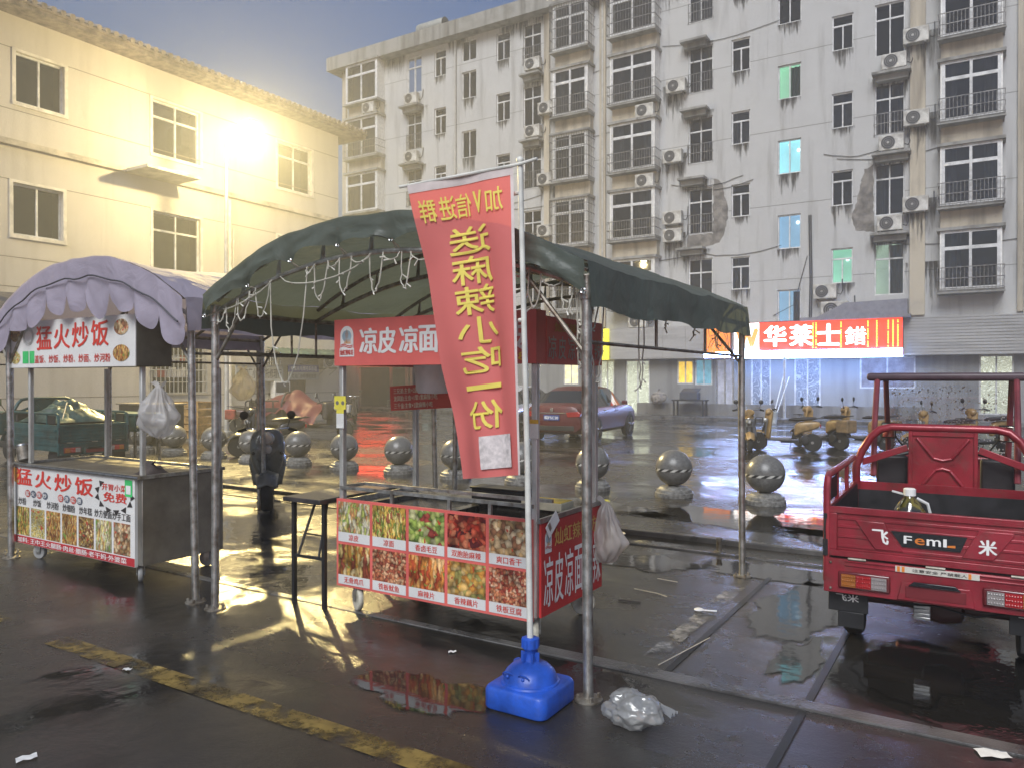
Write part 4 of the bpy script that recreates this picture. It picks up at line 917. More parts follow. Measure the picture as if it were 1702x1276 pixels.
b = MB(co); b.box(X1-.008,X1+.008,Y0+.035,Y1+.01,.19,.765); sp_ = b.build('side_panel', mat('side_red',(.50,.03,.03),.4,0,.12,2), cart, smooth=False)
b = MB(co); b.box(X0-.008,X0+.008,Y0+.012,Y1,.19,.78); b.build('side_panel', galv, cart, smooth=False)
dishes = [[('凉皮','liangpi'),('凉面','liangmian'),('香卤毛豆','maodou'),('双胞胎麻辣','shuang'),('爽口香干','xianggan')],
          [('无骨鸡爪','jizhua'),('铁板鱿鱼','youyu'),('麻辣片','mala'),('香辣藕片','oupian'),('铁板豆腐','doufu')]]
lab = MB(co); lt = MB(co)
yp = Y0-.0155; fn = plane((X0,yp-.002,0),(1,0,0),(0,0,1))
cw = (X1-.03-X0)/5
plate_m = mat('bowl_print',(.62,.66,.68),.4,0,.1,3)
bowls = MB(co)
for r_ in (0,1):
    for c_ in range(5):
        nm, key = dishes[r_][c_]
        xa = X0+.02+c_*cw*.995; xb = xa+cw-.028; zb = .492-.305*r_; zt = zb+.285
        b = MB(co); b.box(xa,xb,yp,Y0-.0122,zb+.068,zt); b.build('dish_photo', F_[key], cart, smooth=False)
        lab = MB(co); lab.box(xa,xb,yp,Y0-.0122,zb,zb+.0675); lab.build('caption_strip', mat('caption_white',(.66,.65,.63),.45,0,.05,3), fp, smooth=False)
        lt = MB(co); n = len(nm); wd = min(.046*n, .9*(xb-xa)); mid = (xa+xb)/2
        text_at(lt, nm, fn, mid-wd/2-X0, mid+wd/2-X0, zb+.012, zb+.056, .012); lt.build('caption_lettering', red_letter, fp, recalc=False)
b = MB(co)                                              # round emblem arch on the side panel
xs_ = X1+.0115; fs_ = plane((xs_,Y0,0),(0,1,0),(0,0,1))
def arch_poly(u0,u1,v0,v1,n=14):
    m_ = (u0+u1)/2; r = (u1-u0)/2
    return [(u0,v0),(u1,v0)]+[(m_+r*math.cos(a), v1-r+r*math.sin(a)) for a in [math.pi*i/n for i in range(n+1)]]
def emblem(parent, fn, u0, v0, wd, hg, words):
    pw = [fn(u,v,.0) for u,v in arch_poly(u0,u0+wd,v0,v0+hg)]
    b1 = MB(co); b1.add(pw,[tuple(range(len(pw)))]); e = b1.build('emblem', white_letter, parent, smooth=False)
    c1 = MB(co); P2 = [fn(u0+wd*.5+wd*.36*math.cos(a), v0+hg*.62+wd*.34*math.sin(a), .0008) for a in [i*.3927 for i in range(16)]]; c1.add(P2,[tuple(range(16))]); c1.build('emblem_sky', mat('emblem_blue',(.38,.52,.60)), e, smooth=False)
    c1 = MB(co)
    for k in range(9):
        a = u0+wd*(.3+.055*k); c1.add([fn(a,v0+hg*.34,.0016),fn(a+wd*.04,v0+hg*.34,.0016),fn(a+wd*(.02+.05*math.sin(k)),v0+hg*(.56+.04*math.sin(k*2.3)),.0016)],[(0,1,2)])
    c1.build('emblem_noodle', mat('emblem_orange',(.75,.32,.06)), e, smooth=False)
    c1 = MB(co); c1.add([fn(u0+wd*.42,v0+hg*.55,.0024),fn(u0+wd*.58,v0+hg*.55,.0024),fn(u0+wd*.64,v0+hg*.70,.0024),fn(u0+wd*.52,v0+hg*.88,.0024),fn(u0+wd*.38,v0+hg*.72,.0024)],[(0,1,2,3,4)]); c1.build('emblem_figure', mat('emblem_grey',(.42,.36,.33)), e, smooth=False)
    c1 = MB(co)
    for k, q in enumerate((.30,.24)):
        n = 10; top = [fn(u0+wd*(.04+.92*i/n), v0+hg*(q+.035*math.sin(i/n*6.3)), .0032) for i in range(n+1)]; bt = [fn(u0+wd*(.04+.92*i/n), v0+hg*(q-.03+.035*math.sin(i/n*6.3)), .0032) for i in range(n+1)]
        c1.add(top+bt,[(i,i+1,n+2+i,n+1+i) for i in range(n)])
    c1.build('emblem_wave', red_letter, e, smooth=False)
    if words:
        c1 = MB(co); pw = [fn(u0-wd*.06,v0-hg*.14,.0003),fn(u0+wd*1.06,v0-hg*.14,.0003),fn(u0+wd*1.06,v0+hg*.17,.0006),fn(u0-wd*.06,v0+hg*.17,.0006)]; c1.add(pw,[(0,1,2,3)]); c1.build('emblem_band', white_letter, e, smooth=False)
        c1 = MB(co); text_at(c1, words, fn, u0+wd*.0, u0+wd*1.0, v0-hg*.09, v0+hg*.12, .02); c1.v = [(x,y-.003,z) if fn is not fs_ else (x+.002,y,z) for x,y,z in c1.v]; c1.build('emblem_lettering', red_letter, e, recalc=False)
emblem(sp_, fs_, .075, .575, .085, .14, None)
b = MB(co); text_at(b, '灿虹辣味坊', fs_, .20,.80,.60,.71,.02); b.build('gold_lettering', mat('gold_letter',(.62,.40,.10),.4), sp_, recalc=False)
b = MB(co)
for i, ch in enumerate('凉皮凉面麻辣'): text_at(b, ch, fs_, .06+.138*i, .06+.138*i+.115, .24,.55,.012)
b.build('white_lettering', white_letter, sp_, recalc=False)
# counter, rails, wells
b = MB(co)
b.box(X0+.012,X1-.012,Y0+.012,Y0+.10,.70,.745); b.box(X0+.012,X1-.012,Y1-.12,Y1,.70,.745); b.box(X0+.012,X0+.12,Y0+.10,Y1-.12,.70,.745); b.box(X1-.12,X1-.012,Y0+.10,Y1-.12,.70,.745); b.box(-3.2,-3.12,Y0+.10,Y1-.12,.70,.745)
b.build('counter_top', mat('counter_steel',(.20,.20,.19),.28,.9,.3,6), cart, smooth=False)
for xa, xb in ((X0+.121,-3.201),(-3.119,X1-.121)):
    b = MB(co); b.box(xa,xb,Y0+.101,Y1-.121,.701,.712); b.build('griddle', mat('griddle_black',(.035,.032,.03),.22,.6,.3,8), cart, smooth=False)
b = MB(co)
b.box(X0+.02,X1-.03,Y0+.0,Y0+.022,.862,.885); b.box(X0+.02,X1-.03,Y0+.24,Y0+.262,.862,.885); b.box(X0+.02,X0+.04,Y0+.022,Y0+.24,.862,.885)
for x in (X0+.5,-3.0,X1-.35): b.box(x-.012,x+.012,Y0+.002,Y0+.02,.745,.862)
b.build('counter_rail', galv, cart, smooth=False)
b = MB(co); b.box(X1-.045,X1+.014,Y0+.012,Y1+.04,.77,.785); b.box(X1+.002,X1+.014,Y0+.012,Y1+.04,.785,.80); b.box(X1-.045,X1-.03,Y1+.04,Y1+.08,.77,.79); b.build('counter_edge', steel, cart, smooth=False)
for (x,y,z0,z1) in ((X0+.022,Y0+.03,.745,1.745),(X1-.03,Y0+.03,.19,1.745),(X0+.022,Y1-.03,.745,1.745),(X1-.03,Y1-.03,.745,1.745)):
    b = MB(co); b.box(x-.019,x+.019,y-.019,y+.019,z0,z1); b.build('post', mat('post_steel',(.66,.66,.62),.35,.55,.25,9,stretch=(1,1,.3),dirt=(.35,.34,.3)), cart, bevel=.004)
# top sign
b = MB(co); b.box(X0-.012,X1+.004,Y0-.02,Y0+.10,1.745,2.072); b.box(X1-.11,X1+.008,Y0+.101,Y1+.01,1.745,2.04); b.box(X0-.008,X0+.10,Y0+.101,Y1+.01,1.745,2.05); sb = b.build('top_sign', cart_red, cart, smooth=False)
fn = plane((X0,Y0-.0235,0),(1,0,0),(0,0,1))
b = MB(co)
for ch, u in (('凉',.235),('皮',.405),('凉',.595),('面',.765),('豆',1.26),('皮',1.44)): text_at(b, ch, fn, u, u+.155, 1.825, 2.0, .05)
b.build('lettering', white_letter, sb, recalc=False)
emblem(sb, fn, .05, 1.835, .125, .19, '灿虹辣味坊')
b = MB(co); text_at(b, '138', fn, 1.42,1.60,1.765,1.815,.03); b.build('number_lettering', yellow_letter, sb, recalc=False)
fs2 = plane((X1+.0112,Y0,0),(0,1,0),(0,0,1)); b = MB(co)
for i, ch in enumerate('凉皮凉面麻辣'): text_at(b, ch, fs2, .12+.13*i, .12+.13*i+.10, 1.775,1.92,.012)
b.build('side_lettering', mat('dull_letter',(.50,.46,.42)), sb, recalc=False)
b = MB(co); text_at(b, '灿虹辣味坊', fs2, .2,.7,1.945,2.01,.02); b.build('side_gold_lettering', mat('gold_letter'), sb, recalc=False)

# things on the red cart
pb = thing('price_board', 'small red board with three lines of white combo prices tied between cart posts', 'sign', (-4.20,Y1-.06,1.39))
b = MB(); b.box(0,.66,-.006,.006,0,.20); b.build('board', mat('board_red',(.58,.09,.06),.5,0,.1,3), pb)
b = MB(); f3 = plane((0,-.0085,0),(1,0,0),(0,0,1))
for i, s_ in enumerate(('三兄弟:主食+2款麻辣小吃','龙凤胎:主食+1荤1素麻辣小吃','三千金:主食+2款麻辣小吃')): text_at(b, s_, f3, .04,.44+.05*(i==1),.135-.06*i,.18-.06*i,.02)
b.build('lettering', mat('cream_letter',(.80,.74,.55)), pb, recalc=False); pb.rotation_euler = (0,-.06,0)
pc = thing('payment_card', 'yellow payment card over a white card hanging on the cart front left post', 'card', (X0+.022,Y0+.004,1.33))
b = MB(); b.box(-.055,.055,-.004,0,.105,.20); b.box(-.035,.035,-.004,0,.075,.1045); b.build('yellow_card', mat('card_yellow',(.75,.66,.08),.5,0,.15,6), pc, smooth=False)
b = MB(); b.box(-.036,.036,-.004,0,-.03,.0745); b.build('white_card', mat('card_white',(.70,.70,.66),.5), pc, smooth=False)
b = MB()
for x in (-.026,.028): b.lathe([(.001,-.0052),(.015,-.0052),(.015,-.0042)], 16, (x,0,.150), 'y')
b.build('card_disc', mat('card_grey',(.18,.17,.15)), pc)
pc = thing('payment_card', 'white payment card with yellow band taped to the cart front right post', 'card', (X1-.03,Y0+.004,1.29))
b = MB(); b.box(-.036,.036,-.004,0,0,.09); b.build('white_card', mat('card_white'), pc, smooth=False); b = MB(); b.box(-.036,.036,-.004,0,.0905,.115); b.build('yellow_band', mat('card_orange',(.70,.42,.05)), pc, smooth=False)
wb = thing('plastic_tub', 'white plastic tub hanging below the red cart sign beside the banner', 'tub', (-3.55,4.62,1.54))
b = MB(); b.lathe([(.02,0),(.125,.005),(.14,.03),(.155,.20),(.160,.20),(.160,.215),(.13,.21),(.12,.04),(.02,.02)], 28); b.build('tub', mat('tub_white',(.72,.72,.72),.45,0,.1,5), wb)
b = MB(); b.tube([(-.158,0,.2),(-.1,0,.28),(0,0,.31),(.1,0,.28),(.158,0,.2)], .004, 5); b.build('handle', galv, wb)
yb = thing('food_box', 'flat yellow and white box on the right rear corner of the cart counter', 'box', (-2.62,4.72,.747))
b = MB(); b.box(-.17,.15,-.10,.09,0,.055); b.build('box', mat('box_cream',(.60,.55,.40),.5,0,.15,8), yb, bevel=.004); b = MB(); b.box(-.16,.14,-.09,.08,.0555,.059); b.build('lid', mat('box_yellow',(.78,.55,.03),.4,0,.2,8), yb, smooth=False)
bx = thing('griddle_box', 'black steel box standing at the back of the cart counter', 'box', (-2.95,4.74,.747))
b = MB(); b.box(-.30,.14,-.07,.08,0,.10); b.build('case', mat('box_black',(.02,.02,.02),.4,.4,.3,8), bx, bevel=.006); b = MB(); b.box(-.31,.15,-.08,.09,.1005,.115); b.build('lid', mat('box_black'), bx, bevel=.004)
cdm = thing('paper_card', 'white paper card leaning on the cart side edge', 'card', (X1+.012,Y0+.10,.72))
b = MB(); b.obox((.012,.05,.03), .003,.16,.085, Matrix.Rotation(.6,4,'X')); b.build('sheet', white_letter, cdm, smooth=False); b = MB(); b.obox((.014,.01,.02), .0035,.03,.05, Matrix.Rotation(.6,4,'X')); b.build('tape', galv, cdm, smooth=False)

# plastic bags
bagm = film('bag_film', (.72,.70,.68), .62, .25, .45, .15, 9)
bagm2 = film('bag_film_milky', (.70,.66,.62), .85, .3, .4, .2, 7)
def bag(name, label, loc, w, h, d, m, seed, rz=0, fill=.6, handles=True):
    r = thing(name, label, 'plastic bag', loc, rz)
    def f(u, v):
        a = u*2*math.pi; k = v   # v 0 top .. 1 bottom
        rad = (.10+.9*min(1,k*1.6)**.8) * (1 if k < fill else max(.02, math.cos((k-fill)/(1-fill)*math.pi/2)**.55))
        p = Vector((math.cos(a)*w/2*rad, math.sin(a)*d/2*rad, -h*k))
        n = mnoise.noise(Vector((math.cos(a)*1.6, math.sin(a)*1.6, k*3+seed)))*.20 + mnoise.noise(Vector((math.cos(a)*4, math.sin(a)*4, k*6+seed*2)))*.11 + .05*math.sin(a*11+seed)*(1-k)
        return p + Vector((math.cos(a),math.sin(a),.25*math.sin(a*3)))*n*w*.75*min(1,k*3)
    b = MB(); b.grid(f, 60, 30); b.build('film', m, r, recalc=False, sharp=9)
    if handles:
        b = MB()
        for s_ in (-1,1):
            b.grid(lambda u, v, s_=s_: (s_*(.02+.05*math.sin(math.pi*u))*1.0+.012*v, .03*(v-.5)+.01*math.sin(u*9), -.03+.12*u*(1-u)*1.6+.02*v), 12, 3)
        b.build('handle', m, r, recalc=False)
    return r
bag('plastic_bag', 'milky plastic bag of rubbish hanging on the red cart rear corner', (-2.265,4.90,.80), .27,.43,.20, bagm2, 2.3)
rot_ = bag('plastic_bag', 'clear plastic bag tied to the white cart right post', (-5.66,3.75,1.60), .34,.42,.26, bagm, 5.1)
bag('plastic_bag', 'small clear bag hanging inside the purple tent behind the white cart', (-8.0,6.45,1.78), .36,.40,.25, bagm, 7.7)
def crumpled(name, label, loc, L_, W_, H_, m, seed):
    r = thing(name, label, 'plastic bag', loc)
    def f(u, v):
        a = u*2*math.pi; t = v*math.pi
        d = Vector((math.sin(t)*math.cos(a), math.sin(t)*math.sin(a), math.cos(t)))
        q = d*2.1+Vector((seed,0,0)); n = .92 + .22*mnoise.noise(q*.6) - .26*abs(mnoise.noise(q*.8)) - .15*abs(mnoise.noise(q*1.9)) + .05*mnoise.noise(q*4)
        p = Vector((d.x*L_/2*n, d.y*W_/2*n, d.z*H_*.5*n)); p.z = max(.004, p.z+H_*.36); return p
    b = MB(); b.grid(f, 80, 40); b.build('film', m, r, recalc=False, sharp=9)
    def tail(u, v):
        return (-.03+.20*u, .10+.10*v-.04*u+.03*math.sin(u*7), .02+.09*math.sin(math.pi*min(1,u*.8+.1))*(1-.5*v)+.012*math.sin(v*14+u*5))
    b = MB(); b.grid(tail, 24, 14); b.build('handle', m, r, recalc=False)
    return r
crumpled('plastic_bag', 'crumpled shiny grey plastic bag lying on wet asphalt near the blue flag base', (-1.45,3.42,0), .35,.24,.21, film('bag_shiny',(.60,.60,.58),.80,.14,.25,.3,10,.35,.3,9), 3.7)

# ================================================================== WHITE FOOD CART
A0, A1, B0, B1 = -7.77, -5.78, 3.67, 4.45
co = ((A0+A1)/2, (B0+B1)/2, 0)
cart2 = thing('food_cart', 'white food cart with fried rice pictures, red title lettering and steel sides', 'food cart', co)
for x, y, st in ((A0+.35,B0+.06,.3),(A1-.10,B0+.06,-.6),(A1-.10,B1-.08,.5),(A0+.3,B1-.08,.1)): caster(cart2, co, x, y, .066, st, mat('caster_grey',(.30,.30,.29),.5))
dark_steel = mat('brushed_dark_steel',(.36,.335,.29),.40,.8,.16,3)
b = MB(co); b.box(A0+.012,A1,B0+.012,B1,.145,.845); b.build('body', dark_steel, cart2, bevel=.006)
b = MB(co); b.box(A0,A1-.06,B0-.014,B0+.011,.135,.845); fp = b.build('front_panel', mat('panel_white',(.70,.69,.66),.45,0,.06,2), cart2, smooth=False)
b = MB(co); b.box(A0+.02,A1-.063,B0-.0165,B0-.0145,.138,.205); b.build('red_strip', mat('strip_red',(.50,.03,.04),.45), fp, smooth=False)
b = MB(co); b.box(A0-.01,A1+.014,B0-.022,B0+.03,.847,.875); b.box(A1-.03,A1+.014,B0+.03,B1+.01,.847,.875); b.box(A0-.01,A0+.03,B0+.03,B1+.01,.847,.875); b.box(A0+.03,A1-.03,B1-.03,B1+.01,.847,.875); b.build('counter_edge', galv, cart2, smooth=False)
b = MB(co); b.box(A0+.03,A1-.03,B0+.03,B1-.03,.8475,.856); b.build('counter_top', mat('counter_worn',(.22,.20,.17),.4,.6,.35,5), cart2, smooth=False)
b = MB(co); b.tube([(A0-.03,B0-.03,.862),(A1+.02,B0-.03,.862)], .014, 8); b.build('front_rail', steel, cart2)
for (x,y) in ((A0+.24,B0+.03),(A1-.02,B0+.03),(A0+.24,B1-.03),(A1-.02,B1-.03)):
    b = MB(co); b.box(x-.018,x+.018,y-.018,y+.018,.876,1.75); b.build('post', mat('post_steel'), cart2, bevel=.004)
fn = plane((A0,B0-.0175,0),(1,0,0),(0,0,1))
b = MB(co)
for i, ch in enumerate('猛火炒饭'): text_at(b, ch, fn, .07+.33*i, .07+.33*i+.27, .675-.006*i, .825-.006*i, .05)
text_at(b,'免费',fn,1.49,1.82,.635,.715,.05); text_at(b,'开胃小菜',fn,1.47,1.82,.73,.785,.03); b.build('red_lettering', red_letter, fp, recalc=False)
names = ['炒粉','炒饭','炒河粉','炒细粉','炒年糕','炒方便面','炒手工面']; kinds = ['liangmian','fan','fen','fen','gao','liangpi','xianggan']
b = MB(co)
for i, n_ in enumerate(names):
    u = .06+.262*i; wd = .058*len(n_)+.02; text_at(b, n_, fn, u+.115-wd/2, u+.115+wd/2, .495, .56, .008)
    q = MB(co); q.box(A0+u+.005,A0+u+.235,B0-.0165,B0-.0145,.215,.475); q.build('dish_photo', F_[kinds[i]], cart2, smooth=False)
b.build('dish_lettering', dark_letter, fp, recalc=False)
b = MB(co); text_at(b,'加料: 王中王火腿肠·肉丝·腊肠·老干妈·外婆菜',fn,.09,1.82,.148,.194,.03); b.build('strip_lettering', white_letter, fp, recalc=False)
dk = MB(co); rdm = MB(co); tl = MB(co)
for i, ch in enumerate('猛火现炒经济实惠'):
    u = .27+.10*i+(.16 if i > 3 else 0); mb = rdm if i % 2 == 0 else dk
    mb.add([fn(u+.046*math.cos(a), .605+.034*math.sin(a), .0) for a in [j*.3927 for j in range(16)]], [tuple(range(16))]); text_at(tl, ch, plane((A0,B0-.0195,0),(1,0,0),(0,0,1)), u-.03,u+.03,.585,.626,.02)
rdm.build('round_badge', mat('badge_red',(.55,.10,.08)), fp, smooth=False); dk.build('round_badge', mat('badge_dark',(.10,.12,.16)), fp, smooth=False); tl.build('badge_lettering', white_letter, fp, recalc=False)
b = MB(co)
for k in range(13):
    a = math.pi*2*k/13; c0 = (1.645+.23*math.cos(a), .695+.12*math.sin(a)); c1 = (1.645+.29*math.cos(a), .695+.165*math.sin(a)); t_ = (-math.sin(a)*.045, math.cos(a)*.03)
    if .2 < a < 2.2: continue
    b.add([fn(c0[0]-t_[0],c0[1]-t_[1]),fn(c0[0]+t_[0],c0[1]+t_[1]),fn(c1[0],c1[1])],[(0,1,2)])
b.build('burst_mark', dark_letter, fp, smooth=False)
b = MB(co); b.box(A0+1.80,A0+1.90,B0-.019,B0-.0175,.70,.835); b.build('green_card', mat('card_green',(.05,.55,.15)), fp, smooth=False); b = MB(co); b.box(A0+1.818,A0+1.882,B0-.021,B0-.0195,.72,.79); b.build('green_card_blank', white_letter, fp, smooth=False)
b = MB(co); b.add([fn(.03,.70),fn(.10,.69),fn(.12,.78),fn(.06,.84),fn(.02,.83)],[(0,1,2,3,4)]); b.build('flame_mark', mat('emblem_orange'), fp, smooth=False)
# top light box
b = MB(co); b.box(A0,A1+.03,B0-.05,B0+.26,1.752,2.165); b.build('sign_case', mat('sign_case_dark',(.12,.11,.09),.6,.3,.2,4), cart2, bevel=.006)
b = MB(co); b.box(A0,A1+.03,B0-.062,B0-.0505,1.75,2.168); sb = b.build('top_sign', mat('panel_white'), cart2, bevel=.004)
fn = plane((A0,B0-.0655,0),(1,0,0),(0,0,1)); b = MB(co)
for i, ch in enumerate('猛火炒饭'): text_at(b, ch, fn, .53+.29*i, .53+.29*i+.25, 1.905+.006*i, 2.115+.006*i, .03)
text_at(b,'盖饭、炒饭、炒粉、炒面、炒河粉',fn,.50,1.68,1.79,1.86,.012); b.build('lettering', red_letter, sb, recalc=False)
for (u,v,rw_,rh,k) in ((.16,2.05,.09,.062,'gao'),(.16,1.845,.085,.058,'fan'),(1.83,2.07,.10,.065,'xianggan'),(1.83,1.86,.115,.068,'fen')):
    q = MB(co); q.add([fn(u+rw_*math.cos(a), v+rh*math.sin(a)) for a in [j*.3 for j in range(21)]], [tuple(range(21))]); q.build('dish_photo', F_[k], cart2, smooth=False)
q = MB(co); q.box(A0+.29,A0+.39,B0-.0652,B0-.0625,1.79,1.90); q.box(A0+.41,A0+.49,B0-.0652,B0-.0625,1.79,1.90); q.build('green_card', mat('card_green'), sb, smooth=False)
q = MB(co)
for r_ in (.075,.06): q.tube([(A0+.39+r_*1.2*math.cos(a), B0-.066, 2.03+r_*math.sin(a)) for a in [j*.26 for j in range(24)]], .0025, 4, closed=True)
q.build('ring_mark', mat('grey_print',(.45,.45,.42)), sb)
# things on the white cart
tc_ = thing('tin_can', 'tilted steel chopstick tin on the left front corner of the white cart', 'tin', (A0+.16,B0+.02,.90))
b = MB(); b.lathe([(.02,0),(.058,.002),(.06,.01),(.06,.15),(.056,.152),(.054,.02),(.02,.015)], 20); b.xf(Matrix.Rotation(-.35,4,'Y')); b.build('can', galv_dark, tc_); b = MB(); b.lathe([(.061,.13),(.064,.13),(.064,.145),(.061,.145)], 20); b.xf(Matrix.Rotation(-.35,4,'Y')); b.build('rim', steel, tc_)
ck = thing('cloth_rag', 'dark rag heap on the right end of the white cart counter', 'rag', (A1-.16,B0+.20,.856))
b = MB(); b.grid(lambda u, v: (.26*(u-.5), .22*(v-.5), .004+.09*math.sin(math.pi*u)*math.sin(math.pi*v)*(1+.6*mnoise.noise(Vector((u*4,v*4,1))))), 24, 20); b.build('cloth', mat('rag_brown',(.07,.055,.05),.9,0,.3,9), ck); b = MB(); b.tube([(-.02,0,.05),(.03,-.02,.09),(.12,-.05,.12)], .008, 6); b.build('brush_handle', black, ck)

# ================================================================== FEATHER BANNER
bn = thing('banner_flag', 'tall red banner with mirrored yellow characters on a white pole in a blue base', 'banner', (-1.98,3.37,0))
bo = (-1.98,3.37,0)
blue = mat('blue_plastic',(.018,.095,.52),.42,0,.22,7,.08,40,coat=.1,mud=.35,mudc=(.05,.06,.12))
b = MB(bo); S_ = .178
def rr_poly(hw, r, n=6):
    pts = []
    for cx, cy, a0 in ((hw-r,hw-r,0),(-hw+r,hw-r,90),(-hw+r,-hw+r,180),(hw-r,-hw+r,270)):
        for i in range(n+1): a = R(a0+90*i/n); pts.append((cx+r*math.cos(a), cy+r*math.sin(a)))
    return pts
rings = [(S_*.97,.004),(S_,.015),(S_,.095),(S_*.96,.112),(S_*.88,.118)]
vs = []; fs = []; n = 28
for hw, z in rings:
    for x, y in rr_poly(hw, hw*.28):
        zz = z
        if z < .03: zz = z + .045*max(0, 1-(x/.07)**2 if abs(x) < .07 and y < 0 else 0) + .045*max(0, 1-(y/.07)**2 if abs(y) < .07 and x > 0 else 0)
        vs.append((bo[0]+x, bo[1]+y, zz))
k = len(vs)//len(rings)
for i in range(len(rings)-1):
    for j in range(k): fs.append((i*k+j, i*k+(j+1)%k, (i+1)*k+(j+1)%k, (i+1)*k+j))
fs.append(tuple((len(rings)-1)*k+j for j in range(k))); fs.append(tuple(range(k-1,-1,-1)))
b.add(vs, fs); base = b.build('base', blue, bn, bevel=.006)
b = MB(bo); b.lathe([(.152,.117),(.148,.126),(.140,.130),(.138,.138),(.126,.170),(.095,.200),(.05,.214),(.034,.222),(.026,.25),(.030,.275),(.040,.285),(.042,.335),(.036,.338)], 30, (bo[0],bo[1],0)); b.build('base_dome', blue, base)
b = MB(bo)
for i in range(6):
    a = i*math.pi/3+.2; b.obox((bo[0]+.034*math.cos(a), bo[1]+.034*math.sin(a), .235), .03,.007,.06, Matrix.Rotation(a,4,'Z'))
for i in range(8):
    a = i*math.pi/4; b.obox((bo[0]+.043*math.cos(a), bo[1]+.043*math.sin(a), .312), .006,.012,.044, Matrix.Rotation(a,4,'Z'))
for dx, dz in ((-.06,.16),(.03,.155)):
    b.tube([(bo[0]+dx+.03*math.cos(a), bo[1]-.125-.014*math.sin(a)+.01, .168+.022*math.sin(a)) for a in [j*.52 for j in range(12)]], .004, 5, closed=True)
    b.ball((bo[0]+dx,bo[1]-.122,.166), .010, 8, 6)
b.tube([(bo[0]-.10,bo[1]+.06,.15),(bo[0]-.11,bo[1]+.05,.19)], .02, 10)
b.build('base_rib', blue, base)
pw = mat('pole_white',(.66,.66,.60),.4,0,.12,8)
b = MB(bo); b.tube([(bo[0],bo[1],.30),(-1.995,3.368,1.2),(-2.035,3.36,2.76)], [.0165,.0155,.0135], 12); b.ball((-2.036,3.36,2.765), .019, 10, 8); b.build('pole', pw, bn)
b = MB(bo); b.tube([(-1.93,3.352,2.755),(-2.035,3.345,2.74),(-2.70,3.205,2.682)], .0085, 8)
b.tube([(-2.033,3.36,2.60),(-2.075,3.365,2.60)], .011, 8); b.tube([(-2.02,3.362,1.95),(-2.045,3.365,1.95)], .011, 8); b.build('crossbar', pw, bn)
TR, TL, BR, BL = Vector((-2.07,3.342,2.728)), Vector((-2.64,3.22,2.675)), Vector((-2.02,3.335,1.165)), Vector((-2.45,3.42,1.105))
def cloth(u, v, w=0):            # u from the pole outwards, v downwards
    p = (TR*(1-u)+TL*u)*(1-v) + (BR*(1-u)+BL*u)*v
    nrm = Vector((-.2,-1,0)).normalized()
    rp = .020*math.sin(u*9+v*3.0)*(.25+v) + .012*math.sin(v*11-u*5)*u + .010*mnoise.noise(Vector((u*3,v*6,2)))
    rp += -.06*math.sin(math.pi*v)*u*(1-u)*2
    return p + nrm*(rp*(min(1,u*3+.15)) + w)
b = MB(bo); b.grid(lambda u, v: cloth(u,v), 48, 80)
clm = film('banner_cloth',(.84,.21,.19),1,.6,.30,.12,3); cl = b.build('cloth', clm, bn, recalc=False)
b = MB(bo); b.grid(lambda u, v: cloth(u,-.004+.028*v,.004), 48, 2); b.grid(lambda u, v: cloth(-.012+.03*u,v,.004), 2, 80); b.build('sleeve', mat('sleeve_white',(.66,.58,.55),.8), cl, recalc=False)
b = MB(bo); F2 = lambda u, v, w=0: cloth(u, 1-v, .009+w)
def lett(ch, u0, u1, v0, v1, bold=.03, F=F2): text_at(b, ch, F, u0, u1, 1-v1, 1-v0, bold)
def tilt(k): return lambda u, v, w=0: cloth(u, 1-v+k*(u-.5), .009+w)
for i, ch in enumerate('加v信进群'):
    u0 = [.09,.30,.42,.58,.76][i]; wd = [.17,.09,.15,.15,.16][i]; lett(ch, u0, u0+wd, .055, .13 if ch != 'v' else .125, .035)
zz = [('送',.165,.088),('麻',.262,.092),('辣',.362,.092),('小',.465,.088),('吃',.565,.085),('一',.690,.016),('份',.745,.092)]
for ch, v0, h in zz: lett(ch, .26,.70, v0, v0+h, .045)
b.build('lettering', mat('banner_yellow',(.80,.66,.12),.55,0,.06,3), cl, recalc=False)
b = MB(bo); b.grid(lambda u, v: cloth(.22+.40*u,.845+.115*v,.010), 8, 6) if False else b.grid(lambda u, v: cloth(.13+.42*u,.862+.11*v,.010), 8, 6); b.build('blank_card', mat('card_pale',(.66,.60,.58),.6,0,.15,30), cl, recalc=False)

# ================================================================== BLACK FOLDING TABLE
tb = thing('folding_table', 'black folding table with steel legs beside the red cart', 'table', (-4.22,4.42,0))
tm = mat('table_top_black',(.045,.04,.038),.3,0,.3,6,coat=.3)
b = MB(); b.box(-.20,.18,-.50,.50,.755,.79); b.build('table_top', tm, tb, bevel=.006)
for x in (-.165,.145):
    for y in (-.42,.42):
        b = MB(); b.box(x-.014,x+.014,y-.014,y+.014,0,.755); b.build('leg', black, tb, smooth=False)
b = MB()
for y in (-.42,.42):
    b.box(-.151,.131,y-.010,y+.010,.34,.362); b.tube([(-.12,y,.36),(-.06,y+.12*(1 if y<0 else -1),.752)], .010, 6); b.tube([(.09,y,.36),(.06,y+.12*(1 if y<0 else -1),.752)], .010, 6); b.box(-.10,.07,y+.05*(1 if y<0 else -1)-.006,y+.05*(1 if y<0 else -1)+.006,.50,.512)
b.build('brace', black, tb, smooth=False)
b = MB()
for x in (-.165,.145):
    for y in (-.42,.42): b.lathe([(.018,0),(.018,.02),(.012,.025)], 8, (x,y,0))
b.build('foot', rubber, tb)

